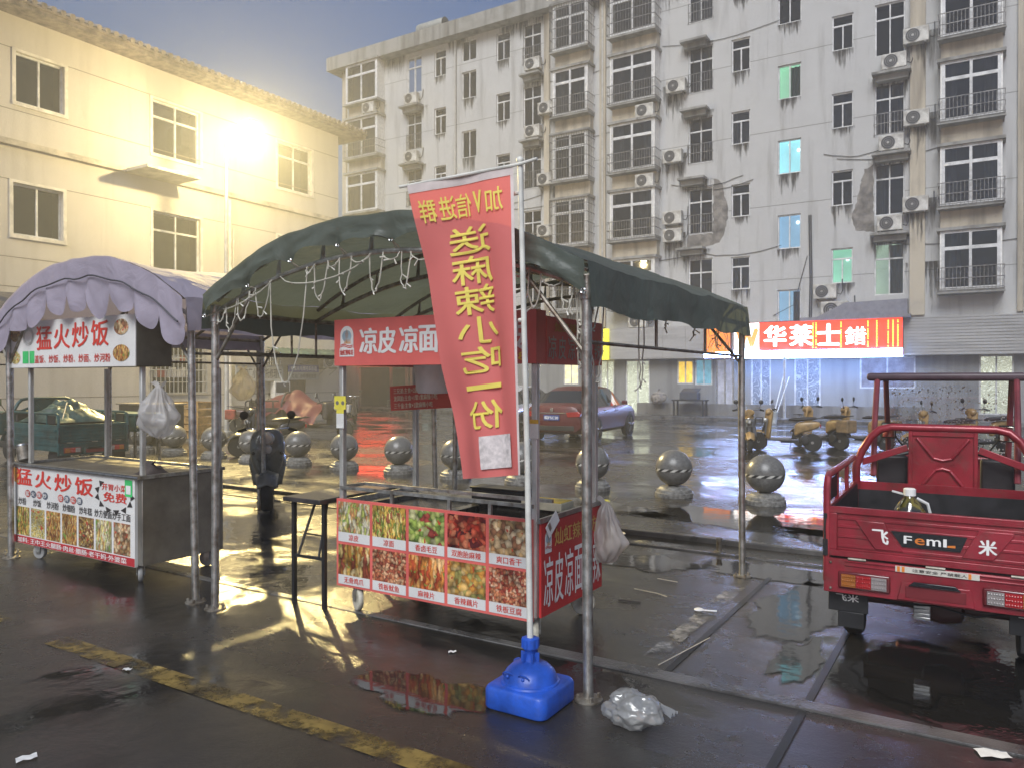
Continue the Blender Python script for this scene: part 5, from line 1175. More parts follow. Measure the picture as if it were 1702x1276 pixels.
# ================================================================== STONE BALL BOLLARDS
def make_bollard():
    r = thing('stone_bollard', '', 'bollard', (0,0,0))
    st = mat('granite',(.15,.147,.14),.30,0,.25,45,.06,90,dirt=(.09,.087,.082))
    b = MB(); b.ball((0,0,.40),.255,32,22); b.build('ball', st, r)
    b = MB(); b.lathe([(.265,0),(.265,.055),(.245,.062),(.24,.10),(.215,.108),(.195,.135),(.13,.150)], 36); b.build('plinth', mat('granite_base',(.22,.215,.20),.5,0,.4,20,dirt=(.08,.075,.07)), r)
    w1 = MB(); w2 = MB()
    for k in range(24):
        mb = w1 if k % 2 else w2
        def f(u, v, k=k):
            a = 2*math.pi*(k+u+v*.9)/24; z = .365+.035*v; rr = math.sqrt(.2568**2-(z-.40)**2)
            return (rr*math.cos(a), rr*math.sin(a), z)
        mb.grid(f, 3, 3)
    t = w1.build('stripe_tape', mat('tape_white',(.62,.60,.55),.4,0,.25,8), r); w2.build('tape_dark', mat('tape_black',(.03,.03,.03),.4), t)
    return r
bo0 = make_bollard()
bnames = ['rightmost stone ball bollard, left of the red cargo tricycle','second stone ball bollard from the right, standing alone on the wet lot','third stone ball bollard from the right, behind the cart corner post','fourth stone ball bollard from the right, behind the banner edge','fifth stone ball bollard from the right, hidden behind the red banner','stone ball bollard right of the cart rear post, dark side to camera','stone ball bollard between the two left posts of the red cart','stone ball bollard right of the grey moped','stone ball bollard hidden behind the grey moped','stone ball bollard left of the grey moped beside tent poles','stone ball bollard behind the white cart right side','stone ball bollard by the teal cargo tricycle']
red_t = mat('tape_red',(.35,.03,.03),.4); yel_t = mat('tape_yellow',(.50,.42,.05),.4)
for i in range(12):
    o = bo0 if i == 0 else dup(bo0, (0,0,0))
    o.location = (-2.52-1.265*i, 10.45+.03*math.sin(i*3), 0); o.rotation_euler = (0,0,i*.9)
    tag(o, bnames[i], 'bollard', 'row of stone ball bollards')

# ================================================================== CARGO TRICYCLES
def wheel(parent, x, y, r, wd, rim_m, tm=rubber, name='wheel', spokes=0):
    b = MB(); b.lathe([(r*.70,-wd/2),(r*.93,-wd/2),(r,-wd*.28),(r,wd*.28),(r*.93,wd/2),(r*.70,wd/2)], 26, (x,y,r), 'x'); t = b.build(name, tm, parent)
    b = MB()
    if spokes:
        b.tube([(x,y+r*.70*math.cos(a),r+r*.70*math.sin(a)) for a in [i*math.pi/10 for i in range(20)]], r*.06, 6, closed=True)
        b.lathe([(.02,-wd*.6),(r*.16,-wd*.6),(r*.16,wd*.6),(.02,wd*.6)], 12, (x,y,r), 'x')
        for k in range(spokes):
            a = 2*math.pi*k/spokes; b.tube([(x,y+r*.1*math.cos(a),r+r*.1*math.sin(a)),(x,y+r*.7*math.cos(a),r+r*.7*math.sin(a))], r*.045, 5)
    else:
        b.lathe([(.02,-wd*.36),(r*.2,-wd*.40),(r*.3,-wd*.2),(r*.6,-wd*.2),(r*.72,-wd*.42),(r*.72,wd*.42),(r*.6,wd*.2),(r*.3,wd*.2),(r*.2,wd*.4),(.02,wd*.36)], 22, (x,y,r), 'x')
    b.build('rim', rim_m, t); return t
def make_trike(name, label, paint, loc, rz, L_=1.45, detail=True, cab=True, cover=None, rims=None):
    r = thing(name, label, 'cargo tricycle', loc, rz)
    hw = .61; rims = rims or mat('rim_dark',(.10,.10,.10),.5,.5)
    inner = mat('bed_liner',(.014,.012,.014),.55,0,.35,7)
    # bed
    b = MB(); b.box(-hw+.03,hw-.03,.035,L_,.545,.575); b.build('bed_floor', inner, r, smooth=False)
    for s_ in (-1,1):
        b = MB(); x0, x1 = sorted((s_*hw, s_*(hw-.03))); b.box(x0,x1,.042,L_,.40,.86)
        for z in (.50,.62,.74): b.box(min(s_*hw,s_*(hw+.012)),max(s_*hw,s_*(hw+.012)),.06,L_-.02,z,z+.045)
        sd = b.build('side_panel', paint, r, bevel=.004)
        b = MB(); b.tube([(s_*(hw-.015),.02,.40),(s_*(hw-.015),.02,.98),(s_*(hw-.015),.045,1.03),(s_*(hw-.015),.10,1.05),(s_*(hw-.015),.55,1.05),(s_*(hw-.015),.75,1.05),(s_*(hw-.015),L_-.12,1.05)], .022, 8)
        b.box(s_*(hw-.015)-.012,s_*(hw-.015)+.012,.42,.46,.86,1.04); b.box(s_*(hw-.015)-.012,s_*(hw-.015)+.012,.92,.96,.86,1.04)
        b.build('side_rail', paint, r)
        b = MB(); b.box(s_*(hw-.015)-.006,s_*(hw-.015)+.006,.14,.42,.88,1.02); b.build('rail_pad', black, r, smooth=False)
    b = MB()
    for s_ in (-1,1): b.box(min(s_*(hw-.031),s_*(hw-.037)),max(s_*(hw-.031),s_*(hw-.037)),.045,L_-.034,.576,.84)
    b.box(-hw+.04,hw-.04,L_-.04,L_-.0335,.576,.80); b.box(-hw+.04,hw-.04,.0345,.040,.576,.84); b.build('bed_lining', inner, r, smooth=False)
    b = MB()
    b.box(-hw+.03,hw-.03,.004,.034,.56,.60); b.box(-hw+.03,hw-.03,.004,.034,.825,.865); b.box(-hw+.03,-hw+.075,.004,.034,.60,.825); b.box(hw-.075,hw-.03,.004,.034,.60,.825)
    b.box(-hw+.075,hw-.075,.016,.032,.60,.825)
    for z in (.625,.685,.745,.795): b.prism([(-hw+.078,z-.008),(hw-.078,z-.008),(hw-.085,z+.010),(-hw+.085,z+.010)], .010, .017)
    tg = b.build('tailgate', paint, r, bevel=.003)
    b = MB()
    b.box(-hw,hw,.0,.035,.335,.545)
    for z in (.505,.53): b.box(-hw+.12,hw-.12,-.006,.002,z,z+.012)
    b.prism([(-.20,.345),(.20,.345),(.175,.45),(-.175,.45)], -.014, .002)
    lp = b.build('rear_panel', paint, r, bevel=.004)
    b = MB(); b.box(-.155,.155,-.018,-.0145,.365,.43); b.build('plate_recess', mat('recess_dark_red',(.16,.015,.02),.4), r, bevel=.004)
    b = MB(); b.prism([(-.14,.436),(.13,.436),(.10,.462),(-.11,.462)], -.03,-.0145); b.build('plate_lamp', blackgloss, r, bevel=.003)
    for s_ in (-1,1):
        b = MB(); b.box(s_*.38-.145,s_*.38+.145,-.022,-.0005,.37,.475); tl = b.build('tail_light', mat('lamp_housing_red',(.12,.012,.014),.2,coat=.6), r, bevel=.012, seg=3)
        for k, (q0,q1,m_) in enumerate(((-.125,-.045,mat('lens_amber',(.34,.11,.015),.15,coat=.5)),(-.043,.040,mat('lens_red',(.36,.012,.014),.12,coat=.5)),(.042,.125,mat('lens_clear',(.27,.24,.23),.12,coat=.5)))):
            if s_ > 0: q0, q1 = -q1, -q0
            b = MB(); b.box(s_*.38+q0,s_*.38+q1,-.030,-.0225,.385,.46)
            for i in range(6):
                for j in range(3): b.ball((s_*.38+q0+.008+(q1-q0-.016)*i/5,-.030,.397+.025*j), .006, 6, 4)
            b.build('lens', m_, tl, smooth=True)
    if detail:
        for s_ in (-1,1):
            pts = [(-.43,.79),(-.27,.79),(-.255,.75),(-.165,.625),(-.32,.625),(-.345,.66)] if s_ < 0 else [(.13,.625),(.285,.625),(.30,.645),(.385,.775),(.385,.79),(.215,.79),(.20,.76)]
            b = MB(); b.prism(pts, .002, .016); q_ = b.build('badge_plate', paint, tg, bevel=.004)
        b = MB(); b.prism([(-.235,.745),(.16,.745),(.125,.655),(-.175,.655)], .0075, .0165); b.build('badge_black', blackgloss, tg, smooth=False)
        fn = plane((0,.0005,0),(1,0,0),(0,0,1)); b = MB(); text_at(b,'飞',fn,-.335,-.25,.66,.745,.05); text_at(b,'米',fn,.215,.30,.655,.74,.05); b.build('badge_lettering', white_letter, tg, recalc=False)
        fn = plane((0,.0065,0),(1,0,0),(0,0,1)); b = MB()
        for ch,u,w_ in (('F',-.165,.04),('m',-.045,.07),('I',.04,.014)): text_at(b,ch,fn,u,u+w_,.677,.722 if ch!='m' else .714,.06)
        b.build('brand_lettering', white_letter, tg, recalc=False)
        b = MB(); text_at(b,'e',fn,-.107,-.058,.677,.714,.06); b.add([fn(.06,.677),fn(.10,.677),fn(.10,.692),fn(.06,.687)],[(0,1,2,3)]); b.build('brand_accent', mat('accent_orange',(.75,.22,.03),.5), tg, recalc=False)
        b = MB(); b.box(-.21,.22,-.0085,-.006,.508,.543); st_ = b.build('sticker', mat('sticker_cream',(.60,.57,.50),.4), lp, smooth=False)
        b = MB(); text_at(b,'注意安全 严禁载人',plane((0,-.0095,0),(1,0,0),(0,0,1)),-.12,.16,.516,.534,.02); b.build('sticker_lettering', dark_letter, st_, recalc=False); b = MB(); b.box(-.20,-.185,-.0095,-.0088,.51,.541); b.box(-.175,-.16,-.0095,-.0088,.51,.541); b.box(.165,.18,-.0095,-.0088,.51,.541); b.build('sticker_stripe', mat('accent_orange'), st_, smooth=False)
    for s_ in (-1,1):
        b = MB(); b.box(s_*.600-.014,s_*.600+.014,-.010,.003,.56,.66); b.tube([(s_*.600,-.012,.80),(s_*.604,-.016,.72),(s_*.598,-.014,.63)], .006, 6); b.box(s_*.600-.010,s_*.600+.010,-.014,.003,.79,.82); b.build('latch', black, tg, smooth=False)
        b = MB()
        for z in (.36,.52): b.ball((s_*.57,-.002,z), .009, 8, 5)
        b.build('bolt', galv_dark, lp)
    for x in (-.42,0,.42):
        b = MB(); b.tube([(x-.05,-.004,.552),(x+.05,-.004,.552)], .009, 8); b.build('hinge', galv_dark, tg)
    b = MB(); b.tube([(-.35,.06,.33),(-.2,.10,.29),(0,.12,.30),(.2,.10,.27),(.38,.06,.33)], .006, 6); b.build('cable', black, r)
    # head board, hoop, braces
    b = MB(); b.box(-hw+.03,hw-.03,L_-.03,L_,.40,.86); b.build('front_panel', paint, r, smooth=False)
    b = MB(); b.box(-.22,.22,L_+.0,L_+.025,.80,1.27); b.box(-.225,-.20,L_-.015,L_,.80,1.27); b.box(.20,.225,L_-.015,L_,.80,1.27); b.box(-.20,.20,L_-.012,L_,1.225,1.26)
    for p, q in (((-.17,1.21),(-.06,1.06)),((.17,1.21),(.06,1.06)),((-.13,.86),(-.05,.97)),((.13,.86),(.05,.97))):
        b.tube([(p[0],L_-.004,p[1]),(q[0],L_-.004,q[1])], .014, 6)
    b.tube([(-.05,L_-.004,.97),(0,L_-.006,.985),(.05,L_-.004,.97)], .012, 6); b.tube([(-.06,L_-.004,1.06),(0,L_-.006,1.045),(.06,L_-.004,1.06)], .012, 6)
    b.build('headboard', paint, r, bevel=.003)
    if detail:
        b = MB(); text_at(b,'飞米',plane((0,L_-.004,0),(1,0,0),(0,0,1)),-.085,.085,1.0,1.035,.03); b.build('headboard_lettering', paint, r, recalc=False)
    b = MB(); b.tube([(-.585,L_-.03,.80),(-.585,L_-.03,.98),(-.545,L_-.02,1.10),(-.48,L_-.01,1.21),(-.42,L_,1.265),(-.34,L_,1.285),(.34,L_,1.285),(.42,L_,1.265),(.48,L_-.01,1.21),(.545,L_-.02,1.10),(.585,L_-.03,.98),(.585,L_-.03,.80)], .030, 10); b.build('hoop', paint, r)
    b = MB()
    for s_ in (-1,1): b.obox((s_*.39,L_,1.07), .34,.02,.05, Matrix.Rotation(s_*.38,4,'Y'))
    b.build('brace', paint, r, bevel=.004)
    # cab
    for s_ in (-1,1):
        b = MB(); b.box(s_*.35-.11,s_*.35+.11,L_+.12,L_+.18,.72,1.06); b.box(s_*.36-.13,s_*.36+.13,L_+.10,L_+.62,.66,.715); b.build('seat', mat('seat_black',(.02,.018,.02),.5,0,.2,8), r, bevel=.02)
    b = MB(); b.box(-.30,.30,L_+.05,L_+1.6,.30,.40); b.box(-.12,.12,L_+1.1,L_+1.55,.40,.75); b.tube([(0,L_+1.35,.7),(0,L_+1.62,.32)], .05, 10); b.build('chassis', mat('chassis_black',(.025,.025,.025),.6), r, bevel=.01)
    b = MB(); b.tube([(-.40,L_+.98,.98),(-.2,L_+1.05,1.03),(.2,L_+1.05,1.03),(.40,L_+.98,.98)], .016, 8); b.tube([(0,L_+1.05,1.03),(0,L_+1.3,.75)], .025, 8); b.build('handlebar', black, r)
    b = MB(); b.box(-.40,.40,L_+1.12,L_+1.30,.55,1.02); b.build('front_cowl', paint, r, bevel=.06, seg=3)
    for s_ in (-1,1):
        b = MB(); b.tube([(s_*.30,L_+1.02,1.02),(s_*.42,L_+1.0,1.2)], .008, 6); m_ = b.build('mirror_arm', black, r); b = MB(); b.box(s_*.44-.06,s_*.44+.06,L_+.99,L_+1.01,1.13,1.27); m2 = b.build('mirror', black, m_, bevel=.015, seg=3); b = MB(); b.box(s_*.44-.05,s_*.44+.05,L_+.984,L_+.989,1.14,1.26); b.build('mirror_glass', mat('mirror_glass',(.85,.83,.70),.06,1,.02,3), m_, bevel=.01)
    if cab:
        b = MB(); b.box(-.56,.56,L_+.40,L_+1.35,1.635,1.70); b.build('cab_roof', mat('cab_roof',(.085,.05,.065),.45,0,.2,4), r, bevel=.025, seg=3)
        for s_ in (-1,1):
            b = MB(); b.tube([(s_*.47,L_+.05,.9),(s_*.475,L_+.15,1.28),(s_*.48,L_+.42,1.64)], .022, 8); b.build('pillar', mat('pillar_red',(.20,.035,.045),.4,0,.2,6), r); b = MB(); b.tube([(s_*.46,L_+1.25,.98),(s_*.48,L_+1.2,1.64)], .024, 8); b.build('pillar', mat('pillar_red',(.20,.035,.045),.4,0,.2,6), r)
        b = MB(); b.quad((-.44,L_+1.255,.99),(.44,L_+1.255,.99),(.455,L_+1.215,1.635),(-.455,L_+1.215,1.635)); ws = b.build('windscreen', glass('trike_glass',(.82,.82,.84),.05), r, smooth=False)
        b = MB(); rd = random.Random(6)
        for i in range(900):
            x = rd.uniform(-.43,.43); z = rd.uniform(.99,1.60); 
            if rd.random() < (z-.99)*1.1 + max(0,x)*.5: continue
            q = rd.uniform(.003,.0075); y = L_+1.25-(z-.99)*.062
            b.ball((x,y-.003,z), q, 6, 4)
        b.build('rain_drops', mat('droplet_glint',(.88,.88,.90),.08,0,.1,30,spec=1), ws)  # clear drops coloured white for the lights they would reflect
    # wheels, mud flaps, axle
    for s_ in (-1,1):
        wheel(r, s_*.47, .36, .245, .11, rims)
        b = MB(); b.box(s_*.48-.115,s_*.48+.115,.09,.10,.20,.335); b.box(s_*.48-.06,s_*.48+.09,.092,.10,.10,.20); mf = b.build('mud_flap', black, r, bevel=.004)
        if detail:
            b = MB(); text_at(b,'飞米',plane((s_*.48,.087,0),(1,0,0),(0,0,1)),-.07,.06,.265,.31,.04); b.build('flap_lettering', white_letter, mf, recalc=False)
    b = MB(); b.tube([(-.45,.36,.245),(.45,.36,.245)], .035, 10); b.lathe([(.03,-.12),(.09,-.10),(.11,0),(.09,.10),(.03,.12)], 16, (.03,.36,.245), 'x'); b.build('axle', mat('axle_red_black',(.05,.015,.015),.5), r)
    b = MB(); b.box(-.12,-.03,.13,.24,.20,.33)
    for i in range(5): b.box(-.122,-.028,.122,.13,.212+.024*i,.222+.024*i)
    b.build('silencer', steel, r, bevel=.004)
    wheel(r, 0, L_+1.62, .255, .09, rims); b = MB(); b.grid(lambda u, v: (.075*(v-.5)*2, L_+1.62-.30*math.cos(.5+2.2*u), .255+.30*math.sin(.5+2.2*u)), 14, 2); b.build('front_fender', paint, r, solid=.006)
    b = MB(); b.lathe([(.02,-.02),(.075,-.02),(.085,.03),(.05,.06)], 16, (0,L_+1.33,.86), 'y'); b.build('headlight', mat('headlight_glass',(.6,.6,.58),.15,coat=.5), r)
    if cover:
        b = MB()
        def f(u, v):
            x = (u-.5)*1.5; y = -.10 + 2.35*v; k = abs(u-.5)*2; e = abs(v-.5)*2
            ridge = 1.18 + .14*math.exp(-((v-.62)/.12)**2)
            z = ridge - .52*k**1.6 - .30*e**3 - .06*math.sin(math.pi*v*3)*(1-k) + .07*mnoise.noise(Vector((u*5,v*7,3))) + .05*math.sin(v*40+u*3)*k**2
            return (x*(1-.10*k+.07*math.sin(v*38)*k), y, max(.42, z))
        b.grid(f, 50, 40); b.build('cover', cover, r, recalc=False)
    return r
red_paint = mat('trike_red',(.31,.024,.038),.30,.2,.2,3.5,.06,30,coat=.3,dirt=(.18,.014,.02),mud=.45)
trike = make_trike('cargo_tricycle', 'red electric cargo tricycle seen from behind with open bed and cab', red_paint, (-.26,5.10,0), R(1.2))
tag(trike, group='parked cargo tricycles')
teal = mat('trike_teal',(.018,.075,.078),.45,.1,.3,3,mud=.5)
t2 = make_trike('cargo_tricycle', 'teal cargo tricycle with dark tarp heap beside the white food cart', teal, (-13.5,7.7,0), R(86), 1.9, False, False, None); tag(t2, group='parked cargo tricycles')
pinkc = film('cover_pink',(.17,.035,.045),1,.5,.2,.35,5)
t3 = make_trike('cargo_tricycle', 'dark cargo tricycle under a faded pink rain cover by the cream building', mat('trike_dark',(.05,.045,.045),.5,.1,.3,4), (-17.9,15.0,0), R(-78), 1.25, False, False, pinkc); tag(t3, group='parked cargo tricycles')
# oil bottle in the bed
ob = thing('oil_bottle', 'half full clear cooking oil bottle with white cap in the red tricycle bed', 'bottle', (-.42,5.42,.577))
b = MB(); b.lathe([(.01,.004),(.085,.004),(.095,.02),(.095,.235),(.088,.255),(.05,.315),(.035,.335),(.032,.36),(.01,.36)], 8); b.build('bottle', glass('bottle_plastic',(.80,.80,.78),.10), ob, bevel=.006)
b = MB(); b.lathe([(.01,.008),(.082,.008),(.090,.022),(.090,.17),(.01,.17)], 8); b.build('oil', mat('cooking_oil',(.42,.36,.04),.15,0,.2,8), ob, bevel=.006)
b = MB(); b.lathe([(.036,.345),(.036,.385),(.03,.39),(.01,.39)], 14); b.build('cap', white_letter, ob); b = MB(); b.tube([(.04,0,.33),(.10,0,.30),(.115,0,.24),(.093,0,.20)], .010, 6); b.tube([(-.035,0,.35),(-.10,.0,.365)], .007, 5); b.build('handle', mat('handle_white',(.6,.6,.58)), ob)
hp = thing('teal_tarp', 'dark green tarpaulin heap on the teal tricycle bed', 'tarpaulin', (-14.6,7.8,.86))
b = MB(); b.grid(lambda u, v: ((u-.5)*1.35, (v-.5)*1.05, .02+.34*max(0,math.sin(math.pi*u))**.7*max(0,math.sin(math.pi*v))**.7*(1+.5*mnoise.noise(Vector((u*5,v*5,0)))+.25*mnoise.noise(Vector((u*12,v*12,4))))), 40, 34); b.build('sheet', mat('tarp_dark_green',(.05,.085,.07),.45,0,.35,5), hp, recalc=False)
b = MB(); b.tube([(-.6,.4,.05),(-.1,.3,.32),(.2,-.1,.36),(.6,-.4,.06)], .012, 6); b.build('rope', mat('tie_cord'), hp)

# ================================================================== MOPEDS
def make_moped(name, label, body_m, trim_m, loc, rz, scale=1.0, big=True, tail=None, group=None):
    r = thing(name, label, 'moped', loc, rz, group); r.scale = (scale,)*3
    rim = mat('rim_dark') if big else mat('rim_grey',(.28,.28,.28),.4,.6)
    wheel(r, 0, .62, .235 if big else .215, .14 if big else .10, rim, spokes=5); wheel(r, 0, -.62, .215, .10, rim, spokes=5)
    # step-through shell: loft of cross sections from tail to nose
    st = [(-.82,.60,.04,.05),(-.74,.58,.11,.10),(-.55,.54,.155,.17),(-.30,.50,.15,.20),(-.14,.46,.125,.19),(-.07,.42,.09,.12)]
    fb = MB(); fb.box(-.13,.13,-.14,.40,.25,.325); fb.build('floorboard', trim_m if not big else body_m, r, bevel=.02)
    if not big: st = [(-.80,.66,.05,.05),(-.70,.64,.09,.10),(-.50,.60,.10,.13),(-.34,.58,.10,.15),(-.24,.52,.09,.16),(-.20,.50,.05,.10)]
    b = MB(); n = 16
    vs = []
    for y, z, w_, h in st:
        for j in range(n):
            a = 2*math.pi*j/n; ca, sa = math.cos(a), math.sin(a)
            vs.append((w_*abs(ca)**.7*(1 if ca >= 0 else -1), y, z + h*abs(sa)**.7*(1 if sa >= 0 else -1)))
    fs = [(i*n+j, i*n+(j+1)%n, (i+1)*n+(j+1)%n, (i+1)*n+j) for i in range(len(st)-1) for j in range(n)] + [tuple(range(n-1,-1,-1)), tuple((len(st)-1)*n+j for j in range(n))]
    b.add(vs, fs); b.build('body', body_m, r, sub=1)
    def shield(u, v):      # leg shield, curved round the rider's knees
        x = (u-.5)*2; wv = .225*(1-.30*abs(v-.45)*2) if big else .15-.05*v
        return (x*wv, .36+.10*(1-v)-.10*x*x + .02*v, .30+.64*v)
    if big:                # broad rounded nose
        b = MB(); vs = []; zs = ((.40,.10,.50,.36),(.50,.165,.55,.33),(.64,.205,.585,.31),(.78,.225,.59,.30),(.90,.215,.55,.30),(.99,.17,.49,.31),(1.03,.09,.43,.34))
        for z, w_, yf, yb in zs:
            for q in range(20):
                a = 2*math.pi*q/20; ca, sa = math.cos(a), math.sin(a)
                vs.append((w_*abs(ca)**.75*(1 if ca >= 0 else -1), (yf+yb)/2+(yf-yb)/2*abs(sa)**.8*(1 if sa >= 0 else -1), z))
        b.add(vs, [(i*20+q,i*20+(q+1)%20,(i+1)*20+(q+1)%20,(i+1)*20+q) for i in range(6) for q in range(20)]+[tuple(range(19,-1,-1)),tuple(120+q for q in range(20))]); b.build('nose', body_m, r, sub=1)
        for s_ in (-1,1): b = MB(); b.ball((s_*.17,.555,.72), .022, 10, 6); b.build('indicator', blackgloss, r)
    else:
        b = MB(); b.tube([(0,.38,.30),(0,.40,.50),(0,.42,.75),(0,.40,.97),(0,.36,1.0)], [.055,.06,.055,.06,.03], 10); b.build('steering_column', body_m, r)
    b = MB(); b.grid(shield, 14, 10); b.build('leg_shield', body_m, r, solid=.03, recalc=False)
    if not big:
        b = MB(); b.grid(lambda u, v: ((u-.5)*.36*(1-.25*v), .50-.06*v-.10*abs(u-.5), .38+.40*v), 8, 6); b.build('front_apron', trim_m, r, solid=.015, recalc=False)
        b = MB(); b.tube([(-.12,.52,.80),(-.12,.70,.80),(.12,.70,.80),(.12,.52,.80)], .008, 6, closed=True); b.tube([(-.10,.54,.62),(-.10,.68,.62),(.10,.68,.62),(.10,.54,.62)], .008, 6, closed=True)
        for x in (-.11,-.04,.04,.11): b.tube([(x,.70,.80),(x*.9,.68,.62)], .005, 5); b.tube([(x,.52,.80),(x*.9,.54,.62)], .005, 5)
        b.build('basket', black, r)
    b = MB(); b.grid(lambda u, v: ((u-.5)*(.23 if big else .17)*(1+.2*math.sin(math.pi*v)), .62-.285*math.cos(.35+2.3*v), .225+.285*math.sin(.35+2.3*v)-.05*abs(u-.5)*2), 6, 14); b.build('front_fender', body_m, r, solid=.012)
    b = MB(); b.tube([(-.055,.62,.215),(-.06,.47,.62)], .022, 8); b.tube([(.055,.62,.215),(.06,.47,.62)], .022, 8); b.tube([(0,.47,.60),(0,.36,.98)], .03, 8); b.build('fork', black, r)
    b = MB()
    vs = []
    for y, w_, h0, h1 in ((.46,.10,.86,1.0),(.40,.15,.84,1.04),(.32,.13,.86,1.03),(.27,.05,.9,1.0)):
        for j in range(12):
            a = 2*math.pi*j/12; vs.append((w_*math.cos(a), y, (h0+h1)/2+(h1-h0)/2*math.sin(a)))
    b.add(vs, [(i*12+j,i*12+(j+1)%12,(i+1)*12+(j+1)%12,(i+1)*12+j) for i in range(3) for j in range(12)]+[tuple(range(11,-1,-1)),tuple(36+j for j in range(12))]); b.build('head_cowl', body_m, r, sub=1)
    for z, rr in ((.90,.075),(.765,.060)) if big else ((.74,.06),):
        b = MB(); oy = .10 if big else (0 if z > .7 else .03); b.lathe([(.005,.50),(rr*.7,.497),(rr,.475),(rr*1.1,.44),(rr*.9,.40)], 18, (0,oy,z), 'y'); h = b.build('headlight', mat('headlight_glass',(.6,.6,.58)), r); b = MB(); b.tube([(rr*1.08*math.cos(a),   .462 + oy, z+rr*1.08*math.sin(a)) for a in [i*.35 for i in range(18)]], .010, 6, closed=True); b.build('headlight_ring', chrome, h)
    b = MB(); b.tube([(-.34,.24,.99),(-.28,.28,1.02),(-.10,.33,1.0),(.10,.33,1.0),(.28,.28,1.02),(.34,.24,.99)], .013, 8); b.build('handlebar', chrome, r)
    b = MB()
    for s_ in (-1,1): b.tube([(s_*.26,.29,1.02),(s_*.36,.23,.985)], .019, 8); b.tube([(s_*.25,.33,1.0),(s_*.36,.30,.97)], .006, 5)
    b.build('grip', rubber, r)
    for s_ in (-1,1):
        b = MB(); b.tube([(s_*.24,.29,1.02),(s_*.28,.30,1.14)], .006, 6); b.lathe([(.005,-.010),(.052,-.008),(.055,.0),(.03,.018),(.005,.02)], 16, (s_*.29,.30,1.19), 'y'); b.build('mirror', black, r)
    b = MB(); vs = []
    for y, w_, z, h in ((-.74,.09,.80,.02),(-.66,.13,.80,.045),(-.40,.15,.78,.05),(-.14,.11,.77,.045),(-.06,.06,.75,.02)):
        for j in range(12):
            a = 2*math.pi*j/12; vs.append((w_*math.cos(a), y, z+h*math.sin(a)))
    b.add(vs, [(i*12+j,i*12+(j+1)%12,(i+1)*12+(j+1)%12,(i+1)*12+j) for i in range(4) for j in range(12)]+[tuple(range(11,-1,-1)),tuple(48+j for j in range(12))]); b.build('seat', mat('seat_black'), r, sub=1)
    b = MB(); b.tube([(-.10,-.62,.78),(-.12,-.86,.82),(.12,-.86,.82),(.10,-.62,.78)], .011, 6); b.tube([(.05,-.15,.33),(.14,-.10,.02),(.16,-.14,.0)], .010, 6); b.build('rear_rack', black, r)
    b = MB(); b.box(-.07,.07,-.815,-.79,.58,.66); b.build('tail_light', mat('lens_red',(.55,.02,.02)), r, bevel=.01)
    b = MB(); b.grid(lambda u, v: ((u-.5)*.15, -.62-.26*math.cos(.5+2.0*v), .215+.26*math.sin(.5+2.0*v)), 4, 12); b.build('rear_fender', trim_m, r, solid=.01)
    b = MB(); b.lathe([(.02,-.13),(.10,-.12),(.11,.02),(.02,.04)], 16, (0,-.45,.28), 'x'); b.box(-.09,.09,-.3,.1,.2,.28); b.build('motor', black, r, bevel=.01)
    if tail:
        b = MB(); b.box(-.17,.17,-.93,-.60,.42,.72); b.build('side_box', tail, r, bevel=.03, seg=3)
    return r
moped = make_moped('moped', 'grey electric moped with stacked round headlights facing the camera', mat('moped_grey',(.16,.175,.17),.28,.2,.12,5,coat=.4), blackgloss, (-8.14,6.98,0), R(228), 1.0)
ye = mat('ebike_yellow',(.36,.23,.09),.4,0,.25,5,coat=.2); go = mat('ebike_grey',(.13,.13,.14),.5,0,.2,5)
GE = 'yellow shared mopeds parked before the lit shop'
e1 = make_moped('shared_moped', 'first yellow shared moped on the left, narrow and facing the camera', ye, go, (-4.75,18.0,0), R(200), .95, False, None, GE)
e2 = dup(e1, (-4.0,18.45,0), R(100), 'yellow shared moped turned sideways with its nose to the left, nearest the tent pole', GE)
e3 = make_moped('shared_moped', 'yellow shared moped with grey rear box in the middle of the group', ye, go, (-3.45,19.6,0), R(60), .98, False, mat('box_orange_grey',(.28,.19,.10),.5,0,.3,4), GE)
e4 = dup(e3, (-2.6,19.9,0), R(72), 'yellow shared moped with box, partly behind the red tricycle hoop', GE)
e5 = dup(e1, (-.9,19.2,0), R(115), 'yellow shared moped seen through the red tricycle windscreen', GE)
e6 = dup(e3, (-.1,20.2,0), R(140), 'yellow shared moped furthest right, seen through the windscreen edge', GE)
m2 = make_moped('moped', 'dark old moped leaning by the cream wall beside the pink covered tricycle', mat('moped_dark',(.06,.05,.05),.4), blackgloss, (-20.6,21.6,0), R(30), 1.0, False, mat('box_pale',(.45,.44,.42)))
m3 = make_moped('moped', 'dark moped with red crate parked left of the pink covered tricycle', mat('moped_brown',(.09,.05,.04),.4), blackgloss, (-19.2,16.0,0), R(-60), 1.0, False, mat('crate_red',(.32,.05,.03),.6,0,.3,9))
m4 = make_moped('moped', 'black moped in shadow behind the grey moped and tent poles', mat('moped_black',(.03,.03,.032),.35), blackgloss, (-13.3,11.4,0), R(150), 1.0, False)

